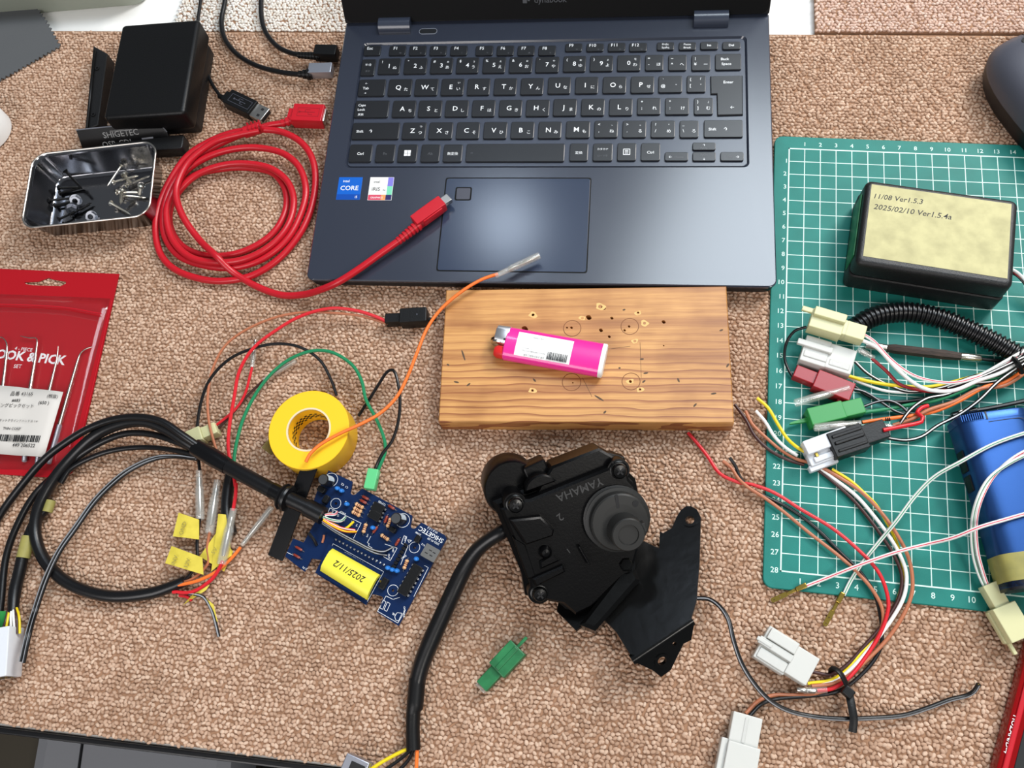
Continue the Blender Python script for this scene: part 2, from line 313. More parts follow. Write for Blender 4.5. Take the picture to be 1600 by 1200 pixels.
def pile_mat(name, c1, c2, c3):
    m = bpy.data.materials.new(name); m.use_nodes = True; nt = m.node_tree; b = nt.nodes['Principled BSDF']; N = nt.nodes.new; L = nt.links.new
    oi = N('ShaderNodeObjectInfo'); rp = N('ShaderNodeValToRGB'); e = rp.color_ramp.elements; e[0].color = c1; e[1].color = c3; q = e.new(.5); q.color = c2
    L(oi.outputs['Random'], rp.inputs['Fac'])
    tc = N('ShaderNodeNewGeometry'); nz = N('ShaderNodeTexNoise'); nz.inputs['Scale'].default_value = 1400; nz.inputs['Detail'].default_value = 2
    L(tc.outputs['Position'], nz.inputs['Vector'])
    n4 = N('ShaderNodeTexNoise'); n4.inputs['Scale'].default_value = 16; n4.inputs['Detail'].default_value = 4; L(tc.outputs['Position'], n4.inputs['Vector'])
    r4 = N('ShaderNodeValToRGB'); r4.color_ramp.elements[0].position = .3; r4.color_ramp.elements[0].color = (.84, .82, .8, 1); r4.color_ramp.elements[1].position = .6; r4.color_ramp.elements[1].color = (1, 1, 1, 1); L(n4.outputs['Fac'], r4.inputs['Fac'])
    mx = N('ShaderNodeMix'); mx.data_type = 'RGBA'; mx.blend_type = 'MULTIPLY'; mx.inputs['Factor'].default_value = 1; L(rp.outputs['Color'], mx.inputs['A']); L(r4.outputs['Color'], mx.inputs['B'])
    L(mx.outputs['Result'], b.inputs['Base Color']); b.inputs['Roughness'].default_value = .85; b.inputs['Specular IOR Level'].default_value = .25
    bp = N('ShaderNodeBump'); bp.inputs['Strength'].default_value = .6; bp.inputs['Distance'].default_value = .0004; L(nz.outputs['Fac'], bp.inputs['Height']); L(bp.outputs['Normal'], b.inputs['Normal'])
    return m
M_['pile'] = pile_mat('beige_pile', C(172, 140, 117), C(190, 158, 135), C(212, 185, 163))
M_['pile_pale'] = pile_mat('pale_pile', C(226, 219, 208), C(234, 229, 221), C(242, 238, 233))
M_['pile_rose'] = pile_mat('rose_pile', C(194, 162, 144), C(206, 176, 160), C(218, 194, 180))
M_['backing'] = mat('carpet_backing', C(150, 114, 88), .9)

# ------------------------------------------------------------------ desk, carpets, floor
DK = RZ(-5.9)
def loop_group(name, material):
    g = bpy.data.node_groups.new(name, 'GeometryNodeTree'); N = g.nodes.new; L = g.links.new
    g.interface.new_socket('Geometry', in_out='INPUT', socket_type='NodeSocketGeometry'); g.interface.new_socket('Geometry', in_out='OUTPUT', socket_type='NodeSocketGeometry')
    gi, go = N('NodeGroupInput'), N('NodeGroupOutput'); ins = N('GeometryNodeInstanceOnPoints'); ico = N('GeometryNodeMeshIcoSphere'); ico.inputs['Radius'].default_value = 1; ico.inputs['Subdivisions'].default_value = 2
    ss = N('GeometryNodeSetShadeSmooth'); sm = N('GeometryNodeSetMaterial'); sm.inputs['Material'].default_value = material
    ar, as_ = N('GeometryNodeInputNamedAttribute'), N('GeometryNodeInputNamedAttribute')
    for a, n in ((ar, 'rot'), (as_, 'scl')): a.data_type = 'FLOAT_VECTOR'; a.inputs['Name'].default_value = n
    L(gi.outputs[0], ins.inputs['Points']); L(ico.outputs['Mesh'], ss.inputs['Geometry']); L(ss.outputs['Geometry'], sm.inputs['Geometry']); L(sm.outputs['Geometry'], ins.inputs['Instance'])
    L(ar.outputs['Attribute'], ins.inputs['Rotation']); L(as_.outputs['Attribute'], ins.inputs['Scale']); L(ins.outputs['Instances'], go.inputs[0]); return g
def pile(parent, x0, x1, y0, y1, top, material, crease=None, keep=None, pitch=.255):
    rng = np.random.default_rng(5); nx, ny = int((x1 - x0) / pitch), int((y1 - y0) / (pitch * .93))
    X, Y = np.meshgrid(np.arange(nx), np.arange(ny)); odd = (Y % 2)
    px = x0 + (X + .5 + .45 * odd) * pitch + rng.normal(0, .042, X.shape); py = y0 + (Y + .5) * pitch * .93 + rng.normal(0, .04, X.shape)
    pz = np.full(X.shape, top - .105) + rng.normal(0, .016, X.shape)
    if crease is not None:
        d = np.abs(px - crease(py)); pz -= .10 * np.exp(-(d / .16) ** 2) * (py < y0 + 9)
    rot = np.stack([rng.normal(0, .25, X.shape), rng.normal(0, .25, X.shape), np.where(X % 2 == 0, .55, -.55) + rng.normal(0, .5, X.shape)], -1)
    sc = np.stack([rng.uniform(.135, .175, X.shape), rng.uniform(.092, .125, X.shape), rng.uniform(.095, .12, X.shape)], -1)
    sel = np.ones(X.shape, bool) if keep is None else keep(px, py)
    P = np.stack([px, py, pz], -1)[sel] * U; n = len(P)
    me = bpy.data.meshes.new('loop_pile'); me.vertices.add(n); me.vertices.foreach_set('co', P.astype('f4').ravel())
    for nm, dat in (('rot', rot[sel]), ('scl', sc[sel] * U)):
        a = me.attributes.new(nm, 'FLOAT_VECTOR', 'POINT'); a.data.foreach_set('vector', dat.astype('f4').ravel())
    o = bpy.data.objects.new('loop_pile', me); COL.objects.link(o); o.parent = parent; o['kind'] = 'stuff'
    md = o.modifiers.new('loops', 'NODES'); md.node_group = loop_group('loops', material); me.materials.append(material); return o

struct('floor', MB().box(-130, 130, -110, 120, -73, -72, .1), M_['floor'])
desk = thing('desk', 'desk with a white laminate top showing behind the carpet and laptop', 'desk', DK @ T(0, 0, -.55))
ob('desk_top', MB().box(-60, 60, -23.0, 62, -3, 0, .15), M_['desk'], desk)
ob('edge_strip', MB().box(-60, 60, -23.35, -23.0, -2.6, .28, .1), M_['black_rubber'], desk, label='black rubber strip along the front edge')
for x in (-56, 56):
    for y in (-17, 56): ob('leg', MB().box(x - 2, x + 2, y - 2, y + 2, -71.4, -3, .3), M_['black'], desk)
carpet = thing('carpet', 'large beige loop pile carpet covering most of the desk', 'carpet', DK)
ob('backing', MB().box(-48, 48, -22.8, 27.6, -.5, -.13, .1), M_['backing'], carpet)
pile(carpet, -44, 44, -22.85, 27.65, 0.0, M_['pile'], crease=lambda y: -26.2 - (y + 20) * .11)
c2 = thing('carpet_offcut', 'pale cream carpet strip lying behind the laptop', 'carpet', DK @ T(0, 0, -.12), 'carpet strips along the back of the desk')
ob('backing', MB().box(-29.6, 3, 27.75, 40, -.4, -.13, .08), M_['backing'], c2)
pile(c2, -29.7, 3, 27.7, 40, 0.0, M_['pile_pale'])
c3 = thing('carpet_offcut', 'pinkish beige carpet strip at the far right behind the mouse', 'carpet', DK @ T(0, 0, .10), 'carpet strips along the back of the desk')
ob('backing', MB().box(18.75, 50, 27.75, 40, -.6, -.13, .08), M_['backing'], c3)
pile(c3, 18.7, 48, 27.7, 40, 0.0, M_['pile_rose'])
st = thing('stool', 'grey cloth covered seat below the front left edge of the desk', 'stool', T(-37.4, -30, -72))
S1 = MB().rbox(17, 24, 6, 2.5, 1.4, T(5.2, 0, 46)); ob('cushion', S1, M_['seat'], st)
S2 = MB(); S2.tube([(1.6, -11.6, 52.02), (1.3, 0, 52.05), (1.0, 11.6, 52.02)], .12, 6); ob('seam', S2, M_['black_rubber'], st)
for sx in (-2, 11):
    for sy in (-8, 8): ob('leg', MB().lathe([(1.3, 0), (1.3, 46.2)], 12, T(sx, sy, 0)), M_['black'], st)
bx = thing('storage_box', 'olive brown box standing on the floor below the desk corner', 'box', T(-48.6, -28, -72))
ob('body', MB().rbox(15, 26, 47, .5, .2), M_['olive'], bx); ob('lid', MB().rbox(15.6, 26.6, 3, .5, .2, T(0, 0, 46.2)), M_['olive'], bx)

# ------------------------------------------------------------------ laptop
LM = T(*at(478, 437, 1.35)) @ RZ(-4.13) @ RX(1.8)
LW, LD = 30.0, 20.9
lap = thing('laptop', 'open dark slate laptop with a Japanese keyboard', 'laptop', LM)
def L2(px, py, z=0.0): p = lc(LM, px, py, z); return p.x, p.y
kx0, ky0 = L2(538, 262); kx1, ky1 = L2(1167, 56)
kw, kh, kcx, kcy = kx1 - kx0, ky1 - ky0, (kx0 + kx1) / 2, (ky0 + ky1) / 2
d = MB(); NC = 6
o_out = lambda q: rrect(LW - 2 * q, LD - 2 * q, .5, NC, LW / 2, LD / 2); k_in = lambda q: rrect(kw - 2 * q, kh - 2 * q, .35, NC, kcx, kcy)
d.rings([[(x, y, z) for x, y in l] for l, z in ((o_out(.05), -.36), (o_out(0), -.2), (o_out(0), -.07), (o_out(.07), 0), (k_in(0), 0), (k_in(.13), -.16))], None, 0, False, True)
dk_ = ob('deck', d, M_['deck'], lap)
wn = dk_.modifiers.new('even_shading', 'WEIGHTED_NORMAL'); wn.keep_sharp = True; wn.weight = 100
b_ = MB().rbox(LW - .1, LD - .1, .9, .6, .35, T(LW / 2, LD / 2, -1.2)); ob('base', b_, M_['deck_edge'], lap)
ob('keyboard_well', MB().rbox(kw - .3, kh - .3, .03, .3, .01, T(kcx, kcy, -.115)), M_['keywell'], lap)
for sx, sy, q in ((2.5, 1.6, .2), (LW - 2.5, 1.6, .2), (3, LD - 1.6, .85), (LW - 3, LD - 1.6, .85)):
    ob('rubber_foot', MB().rbox(2.6, .7, q, .3, .05, T(sx, sy, -1.2 - q + .06)), M_['black_rubber'], lap)
# hinges, power button
for a, c in ((591, 640), (1084, 1138)):
    x0, y0 = L2(a, 54 if a < 800 else 46, .2); x1, _ = L2(c, 54 if a < 800 else 46, .2)
    ob('hinge', MB().tube([(x0, LD - .75, .05), (x1, LD - .75, .05)], .62, 20, smooth=False), M_['keywell'], lap)
x, y = L2(669, 49)
ob('power_button', MB().rbox(1.25, .4, .03, .2, .012, T(x, y, 0)), M_['deck_edge'], lap)
ob('power_button_rim', MB().slab(rrect(1.34, .5, .25, 6, x, y), -.01, .02, [rrect(1.26, .42, .21, 6, x, y)]), M_['alu'], lap, label='thin bright oval ring round the power button')
# trackpad
tp = [L2(*p) for p in ((684, 424), (922, 427), (920, 279), (694, 276))]
tx0, tx1 = (tp[0][0] + tp[3][0]) / 2, (tp[1][0] + tp[2][0]) / 2; ty0, ty1 = (tp[0][1] + tp[1][1]) / 2, (tp[2][1] + tp[3][1]) / 2
ob('trackpad_gap', MB().rbox(tx1 - tx0, ty1 - ty0, .012, .18, .003, T((tx0 + tx1) / 2, (ty0 + ty1) / 2, -.004)), M_['lid'], lap)
tpd = ob('trackpad', MB().rbox(tx1 - tx0 - .17, ty1 - ty0 - .17, .016, .16, .004, T((tx0 + tx1) / 2, (ty0 + ty1) / 2, -.002)), M_['pad'], lap)
x, y = L2(724, 303)
ob('fingerprint_sensor', MB().rbox(1.12, 1.02, .012, .15, .004, T(x, y, .012)), M_['lid'], tpd); ob('sensor_glass', MB().rbox(.92, .84, .012, .08, .003, T(x, y, .016)), M_['mouse'], tpd)
# stickers
x0, y0 = L2(525, 312); x1, y1 = L2(567, 277); q = ob('sticker', MB().box(x0, x1, y0, y1, 0, .012, .004), M_['blue_sticker'], lap, label='blue processor sticker'); sw, sh = x1 - x0, y1 - y0
ob('sticker_band', MB().box(x0 + .02, x1 - .02, y0 + .02, y0 + sh * .24, .01, .014, .001), M_['blue_dark'], q)
text(q, 'lettering', M_['print_white'], [('intel', x0 + .33 * sw, y0 + .77 * sh, .19, 0, 'C'), ('CORE', x0 + .5 * sw, y0 + .42 * sh, .34, 0, 'C'), ('i5', x0 + .83 * sw, y0 + .07 * sh, .18, 0, 'C')], .018)
x0, y0 = L2(574, 313); x1, y1 = L2(616, 277); q = ob('sticker', MB().box(x0, x1, y0, y1, 0, .012, .004), M_['white'], lap, label='white graphics sticker with coloured edges')
ob('sticker_band', MB().box(x0 + .02, x0 + .73 * sw, y0 + .02, y0 + .24 * sh, .01, .014, .001), M_['iris_red'], q)
ob('sticker_band', MB().box(x0 + .55 * sw, x0 + .74 * sw, y0 + .02, y0 + .24 * sh, .011, .015, .001), M_['iris_or'], q)
ob('sticker_band', MB().box(x0 + .74 * sw, x1 - .02, y0 + .02, y0 + .24 * sh, .011, .015, .001), M_['iris_navy'], q)
ob('sticker_band', MB().box(x0 + .76 * sw, x1 - .02, y0 + .24 * sh, y0 + .62 * sh, .01, .014, .001), M_['iris_grn'], q)
ob('sticker_band', MB().box(x0 + .76 * sw, x1 - .02, y0 + .62 * sh, y1 - .02, .01, .014, .001), M_['iris_vio'], q)
text(q, 'lettering', M_['print_black'], [('intel', x0 + .3 * sw, y0 + .77 * sh, .17, 0, 'C'), ('iRIS', x0 + .3 * sw, y0 + .42 * sh, .27, 0, 'C'), ('Xe', x0 + .64 * sw, y0 + .42 * sh, .12, 0, 'C')], .018)
text(q, 'lettering_white', M_['print_white'], [('GRAPHICS', x0 + .37 * sw, y0 + .08 * sh, .13, 0, 'C')], .018)
# lid, leaning back
HG = T(0, LD - .45, .12) @ RX(62)
ld = ob('lid', MB().rbox(LW, 20.2, .55, .12, .1, HG @ T(LW / 2, 10.1, -.5)), M_['deck_edge'], lap)
ob('screen_bezel', MB().slab(rrect(LW - .2, 20, .5, 5, LW / 2, 10.1), .05, .12, [rrect(LW - 1.4, 16.4, .1, 2, LW / 2, 10.9)], HG), M_['lid'], ld)
ob('screen', MB().rbox(LW - 1.3, 16.5, .05, .1, .01, HG @ T(LW / 2, 10.9, .04)), M_['lid'], ld)
HGI = (LM @ HG); p = lc(HGI, 858, 1, .125)
text(ld, 'logo', M_['print_dim'], [('dynabook', p.x + .1, p.y - .12, .40, 0, 'C')], .13, HG)
lg = MB(); lg.box(p.x - 1.85, p.x - 1.55, p.y - .14, p.y + .4, .12, .135, .01, HG); lg.box(p.x - 1.5, p.x - 1.35, p.y + .0, p.y + .4, .12, .135, .01, HG); ob('emblem', lg, M_['print_dim'], ld)

# keys: x from two enlarged strips of the photograph (four pixels per pixel)
A = lambda v: 500 + v / 4
B = lambda v: 850 + v / 4
rows = {}
def krow(y0, y1, items):
    for it in items: KEYS.append((it[0], it[1], y0, y1, it[2:]))
KEYS = []
yF = (71, 87.5); y1_ = (90, 117.5); yQ = (123, 150.5); yA = (156.5, 184.5); yZ = (190.5, 218.5); yC = (224.5, 254)
F = lambda s, d='': [(s, -.12, .16, .20, 0, 'C')], [(d, .2, -.36, .15, 0, 'C')] if d else []
def f_(s, d): return ([(s, -.14, .08, .24, 0, 'C')], [(d, .2, -.34, .15, 0, 'C')] if d else [])
def num(n, k, s, k2=''): 
    e = [(n, 0, -.12, .34, 0, 'C'), (k, .27, -.2, .25, 0, 'C'), (s, -.33, .2, .2, 0, 'C')]
    if k2: e.append((k2, .28, .18, .17, 0, 'C'))
    return (e, [])
def ltr(c, k, k2=''):
    e = [(c, -.06, -.13, .36, 0, 'C'), (k, .27, -.2, .25, 0, 'C')]
    if k2: e.append((k2, .28, .2, .19, 0, 'C'))
    return (e, [])
def sym(a, s, k, k2=''):
    e = [(a, -.3, -.18, .22, 0, 'C'), (s, -.3, .2, .2, 0, 'C'), (k, .25, -.2, .25, 0, 'C')]
    if k2: e.append((k2, .25, .2, .2, 0, 'C'))
    return (e, [])
def one(s, sz=.22): return ([(s, 0, -.1, sz, 0, 'C')], [])
E_ = []
for s, a, b, dm in (('Esc', 272, 380, ''), ('F1', 430, 537, 'm'), ('F2', 555, 665, 'o'), ('F3', 683, 792, '='), ('F4', 812, 922, '/'), ('F5', 970, 1082, '='), ('F6', 1102, 1213, 'v'), ('F7', 1232, 1343, 'A'), ('F8', 1363, 1475, '+')):
    KEYS.append((A(a), A(b), 71.2, 87.8, f_(s, dm)))
for s, a, b, dm in (('F9', 130, 240, 'o'), ('F10', 263, 375, 'x'), ('F11', 397, 510, 'n'), ('F12', 530, 645, 'u')): KEYS.append((B(a), B(b), 68 - (a > 300), 81.5, f_(s, dm)))
for s, t, a, b in (('PrtSc', 'SysRq', 703, 815), ('Pause', 'Break', 840, 952)): KEYS.append((B(a), B(b), 66, 79.5, ([(s, 0, .12, .15, 0, 'C'), (t, 0, -.3, .15, 0, 'C')], [])))
for s, a, b in (('Ins', 975, 1090), ('Del', 1113, 1230)): KEYS.append((B(a), B(b), 65, 78.5, one(s, .18)))
KEYS.append((A(255), A(345), 92.5, 119.5, ([('半/全', 0, .1, .17, 0, 'C')], [('漢字', 0, -.28, .15, 0, 'C')])))
for n, k, s, k2, a, b in (('1', 'ぬ', '!', '', 362, 502), ('2', 'ふ', '"', '', 523, 668), ('3', 'あ', '#', 'ぁ', 688, 830), ('4', 'う', '$', 'ぅ', 850, 993), ('5', 'え', '%', 'ぇ', 1015, 1160), ('6', 'お', '&', 'ぉ', 1180, 1328), ('7', 'や', "'", 'ゃ', 1345, 1495)):
    KEYS.append((A(a), A(b), 91 - (a - 362) / 400, 117 - (a - 362) / 400, num(n, k, s, k2)))
for n, k, s, k2, a, b in (('8', 'ゆ', '(', 'ゅ', 118, 262), ('9', 'よ', ')', 'ょ', 285, 432), ('0', 'わ', '', 'を', 455, 605)): KEYS.append((B(a), B(b), 87.5 - (a - 118) / 250, 113.5 - (a - 118) / 250, num(n, k, s, k2)))
for a_, s, k, x0, x1 in (('-', '=', 'ほ', 630, 748), ('^', '~', 'へ', 775, 893), ('¥', '|', 'ー', 920, 1042)): KEYS.append((B(x0), B(x1), 85.5, 111.5, sym(a_, s, k)))
KEYS.append((B(1068), B(1235), 84, 110.5, ([('Back', -.12, .1, .2, 0, 'C'), ('Space', -.07, -.2, .2, 0, 'C')], [])))
KEYS.append((A(238), A(408), 124, 151.5, ([('Tab', -.22, -.1, .2, 0, 'C'), ('←', -.22, .2, .16, 0, 'C'), ('→', -.22, -.38, .16, 0, 'C')], [])))
for c, k, k2, a, b in (('Q', 'た', '', 424, 574), ('W', 'て', '', 590, 738), ('E', 'い', 'ぃ', 755, 900), ('R', 'す', '', 918, 1063), ('T', 'か', '', 1085, 1230), ('Y', 'ん', '', 1252, 1398)): KEYS.append((A(a), A(b), 123.5 - (a - 424) / 500, 151 - (a - 424) / 500, ltr(c, k, k2)))
for c, k, a, b in (('U', 'な', 22, 168), ('I', 'に', 193, 340), ('O', 'ら', 365, 515), ('P', 'せ', 540, 690)): KEYS.append((B(a), B(b), 120.5 - (a - 22) / 400, 148 - (a - 22) / 400, ltr(c, k)))
KEYS.append((B(713), B(865), 118.5, 146, sym('@', '`', '゛'))); KEYS.append((B(890), B(1012), 118, 145.5, sym('[', '{', '゜', '「')))
KEYS.append((A(215), A(430), 157, 185, ([('Caps', -.3, .16, .19, 0, 'C'), ('Lock', -.3, -.1, .19, 0, 'C'), ('英数', -.3, -.38, .17, 0, 'C')], [])))
for c, k, a, b in (('A', 'ち', 450, 598), ('S', 'と', 613, 762), ('D', 'し', 780, 928), ('F', 'は', 948, 1095), ('G', 'き', 1117, 1263), ('H', 'く', 1285, 1435)): KEYS.append((A(a), A(b), 157 - (a - 450) / 600, 184.5 - (a - 450) / 600, ltr(c, k)))
for c, k, a, b in (('J', 'ま', 55, 205), ('K', 'の', 230, 380), ('L', 'り', 405, 555)): KEYS.append((B(a), B(b), 154.5 - (a - 55) / 600, 182.5 - (a - 55) / 600, ltr(c, k)))
for a_, s, k, k2, x0, x1 in ((';', '+', 'れ', '', 580, 730), (':', '*', 'け', '', 755, 908), (']', '}', 'む', '」', 935, 1058)): KEYS.append((B(x0), B(x1), 152.8, 180.5, sym(a_, s, k, k2)))
KEYS.append((A(198), A(496), 191.5, 219, ([('Shift', -.33, -.1, .2, 0, 'C'), ('↑', -.1, -.12, .26, 0, 'C')], [])))
for c, k, k2, a, b in (('Z', 'つ', 'っ', 512, 662), ('X', 'さ', '', 678, 830), ('C', 'そ', '', 850, 998), ('V', 'ひ', '', 1020, 1170), ('B', 'こ', '', 1190, 1340), ('N', 'み', '', 1362, 1510)): KEYS.append((A(a), A(b), 191.2 - (a - 512) / 700, 219 - (a - 512) / 700, ltr(c, k, k2)))
KEYS.append((B(135), B(288), 189, 217, ltr('M', 'も')))
for a_, s, k, k2, x0, x1 in ((',', '<', 'ね', '、', 312, 463), ('.', '>', 'る', '。', 488, 640), ('/', '?', 'め', '・', 665, 820), ('\\', '_', 'ろ', '', 845, 968)): KEYS.append((B(x0), B(x1), 188.3, 216.5, sym(a_, s, k, k2)))
KEYS.append((B(997), B(1245), 187.5, 216, ([('Shift', -.28, -.1, .2, 0, 'C'), ('↑', .06, -.12, .26, 0, 'C')], [])))
for s, a, b, dm in (('Ctrl', 180, 325, 0), ('Fn', 345, 468, 1), ('', 484, 608, 0), ('Alt', 628, 750, 1), ('無変換', 768, 890, 0)):
    KEYS.append((A(a), A(b), 225.5, 254.5, one(s, .2) if not dm else ([], one(s, .2)[0])))
KEYS.append((A(910), B(130), 224.5, 254, ([], [('=', -.44, -.1, .22, 0, 'C')])))
KEYS.append((B(158), B(277), 224, 253, one('変換', .2))); KEYS.append((B(303), B(430), 224, 253, ([('カタカナ', 0, .12, .15, 0, 'C')], [('ローマ字', 0, -.25, .14, 0, 'C')])))
KEYS.append((B(455), B(578), 223.5, 252.5, ([], []))); KEYS.append((B(603), B(728), 223.5, 252.5, one('Ctrl', .2)))
KEYS.append((B(752), B(903), 237.5, 252.7, ([('←', -.26, -.2, .2, 0, 'C')], [('Home', .12, -.18, .16, 0, 'C')])))
KEYS.append((B(926), B(1075), 222.5, 236, ([('↑', 0, .02, .16, 0, 'C')], [('PgUp', 0, -.36, .15, 0, 'C')]))); KEYS.append((B(926), B(1075), 237.3, 252.8, ([('↓', 0, -.42, .16, 0, 'C')], [('PgDn', 0, .08, .15, 0, 'C')])))
KEYS.append((B(1100), B(1250), 237.3, 252.7, ([('→', .24, -.2, .2, 0, 'C')], [('End', -.1, -.18, .16, 0, 'C')])))
KZ = .045
def put_legend(k, ents, cx, cy, wd, dp, name, m):
    e = [(s, cx + fx * wd, cy + fy * dp, sz, r, al) for s, fx, fy, sz, r, al in ents if s]
    if e: text(k, name, m, e, KZ + .004)
for xa, xb, ya, yb, (l1, l2) in KEYS:
    x0, _y = L2(xa, (ya + yb) / 2, KZ); x1, _y = L2(xb, (ya + yb) / 2, KZ); _x, y1 = L2((xa + xb) / 2, ya, KZ); _x, y0 = L2((xa + xb) / 2, yb - 1.5, KZ)
    wd, dp, cx, cy = x1 - x0 - .05, y1 - y0, (x0 + x1) / 2, (y0 + y1) / 2
    k = ob('key', MB().rbox(wd, dp, KZ + .09, .12, .035, T(cx, cy, -.09), n=3), M_['key'], lap)
    put_legend(k, l1, cx, cy, wd, dp, 'legend', M_['print_white']); put_legend(k, l2, cx, cy, wd, dp, 'function_legend', M_['print_dim'])
    if not any(e_[0] for e_ in l1 + l2):
        g = MB()
        if xa < 700:
            for i in (-1, 1):
                for j in (-1, 1): g.box(cx + i * .12 - .105, cx + i * .12 + .105, cy + j * .12 - .105, cy + j * .12 + .105, KZ, KZ + .005, .001)
        else:
            g.slab(rrect(.46, .46, .03, 2, cx, cy), KZ, KZ + .005, [rrect(.38, .38, .02, 2, cx, cy)])
            for j in (-1, 0, 1): g.box(cx - .12, cx + .12, cy + j * .1 - .02, cy + j * .1 + .02, KZ, KZ + .005, .001)
        ob('legend', g, M_['print_white'], k)
# the tall Enter key
e = [L2(B(1040), 118.5, KZ), L2(B(1242), 117.5, KZ), L2(B(1244), 179, KZ), L2(B(1084), 180, KZ), L2(B(1080), 146.5, KZ), L2(B(1042), 146.5, KZ)]
k = ob('key', MB().slab(e, -.09, KZ, b=.05), M_['key'], lap, label='tall stepped enter key')
cx = (e[1][0] + e[3][0]) / 2
text(k, 'legend', M_['print_white'], [('Enter', cx - .1, e[0][1] - .62, .21, 0, 'C'), ('←', cx + .12, e[3][1] + .5, .24, 0, 'C')], KZ + .004)

# ------------------------------------------------------------------ cutting mat
MM = T(18.58831, 15.94181, .2) @ RZ(-7.125)
cm = thing('cutting_mat', 'green cutting mat with a white centimetre grid under the right harness', 'cutting mat', MM)
p0 = lc(MM, 1209, 212); p1 = lc(MM, 1190, 917)
ob('sheet', MB().slab(rrect(22.3, p0.y - p1.y, .55, 6, -.95 + 11.15, (p0.y + p1.y) / 2), -.2, 0, b=.04), M_['mat_green'], cm)
g = MB()
for i in range(21): g.box(i - .026, i + .026, -28, 0, -.005, .004, .001)
for j in range(29): g.box(0, 20, -j - .026, -j + .026, -.005, .0045, .001)
for x in (0, 20): g.box(x - .04, x + .04, -28.04, .04, -.005, .005, .001)
for y in (0, -28): g.box(-.04, 20.04, y - .04, y + .04, -.005, .005, .001)
ob('grid_lines', g, M_['grid'], cm)
n_ = [(str(i), i, .24, .30, 0, 'C') for i in range(1, 20)] + [(str(i), i + .05, -28.62, .33, 0, 'C') for i in range(1, 20)]
n_ += [(str(j), -.14, -j - .12, .31, 0, 'R') for j in range(1, 29)]
text(cm, 'numerals', M_['grid'], n_, .005)

# ------------------------------------------------------------------ black project box on the mat
BT = [at(1336, 411, 3.2), at(1584, 450, 3.2), at(1592, 311, 3.2), at(1355, 278, 3.2)]
BM = frame(Vector((BT[0].x, BT[0].y, .2)), Vector((BT[1].x, BT[1].y, .2))); bw, bd = (BT[1] - BT[0]).length, 5.92
pb = thing('project_box', 'black project box with a yellow handwritten label on the cutting mat', 'project box', BM)
Bc = T(bw / 2, bd / 2, 0)
ob('lower_shell', MB().rbox(bw + .1, bd + .1, 1.45, .35, .12, Bc), M_['box_black'], pb); ob('upper_shell', MB().rbox(bw + .06, bd + .06, 1.5, .4, .28, Bc @ T(0, 0, 1.5), taper=.06, bs=4), M_['box_black'], pb)
ob('end_panel', MB().box(-.09, .0, .8, bd - .8, .6, 2.5, .03), M_['green_dk'], pb, label='dark green circuit board end at the left')
lb = [lc(BM, *p, 3.0) for p in ((1348.5, 400), (1574, 435.5), (1580.5, 319), (1362, 288))]
q = ob('label', MB().slab(lb, 2.99, 3.015), M_['masking'], pb, label='yellow paper tape label')
a_ = lc(BM, 1366, 306, 3.0); a2 = lc(BM, 1365, 322, 3.0)
text(q, 'handwriting', M_['print_black'], [('11/08 Ver1.5.3', a_.x, a_.y - .18, .34, 1.5, 'L'), ('2025/02/10 Ver1.5.4a', a2.x, a2.y - .2, .36, .5, 'L')], 3.02)
for i, (m, y0, z0) in enumerate((('black_wire', 2.0, 1.2), ('white_wire', 2.3, 1.45), ('red_wire', 2.6, 1.3))):
    ob('wire', MB().tube([(bw - .1, y0, z0), (bw + .8, y0 - .3 * i, z0 - .1), (bw + 2.0, y0 - 1.2, .9), (bw + 4, y0 - 3, .5)], .09, 8), M_[m], pb)

# ------------------------------------------------------------------ wooden board and lighter
W_ = [at(685, 659, 1.5), at(1147, 661, 1.5), at(1135, 447, 1.5), at(697, 453, 1.5)]
WM = frame(Vector((W_[0].x, W_[0].y, 0)), Vector((W_[1].x, W_[1].y, 0)))
wb = thing('wooden_board', 'worn pine board with drilled holes in front of the laptop', 'board', WM)
def W2(px, py): p = lc(WM, px, py, 1.5); return p.x, p.y
holes = []; rr_ = []
for px, py, r in ((832, 491, .13), (943, 481, .14), (920, 496, .17), (956, 497, .1), (997, 488, .07), (939, 516, .12), (952, 526, .09), (893, 512, .08), (983, 510, .08), (976, 516, .08), (1037, 503, .12), (820, 514, .2), (886, 512, .06), (832, 610, .06), (985, 596, .09), (1000, 608, .06), (895, 598, .05), (1037, 540, .05)):
    x, y = W2(px, py); holes.append([(x + q[0] * (1 + .25 * math.sin(5 * i)), y + q[1]) for i, q in enumerate(circle(r, 10))])
Wo = [(p.x, p.y) for p in (lc(WM, *q, 1.5) for q in ((685, 659), (1147, 661), (1135, 447), (697, 453)))]
wm = MB().slab(Wo, .7, 1.5, holes, b=.06); wm.slab(Wo, 0, .72); ob('plank', wm, M_['wood'], wb)
m_ring = mat('scorched_wood', C(120, 74, 38), .6); m_bare = mat('bare_wood', C(224, 182, 116), .6); m_dent = mat('dark_dents', C(84, 66, 50), .7)
for px, py, r in ((894, 513, .56), (984, 510, .56), (893, 597, .58), (986, 596, .56)):
    x, y = W2(px, py); ob('saw_ring', MB().slab(circle(r, 28, x, y), 1.44, 1.503, [circle(r - .045, 28, x, y)]), m_ring, wb)
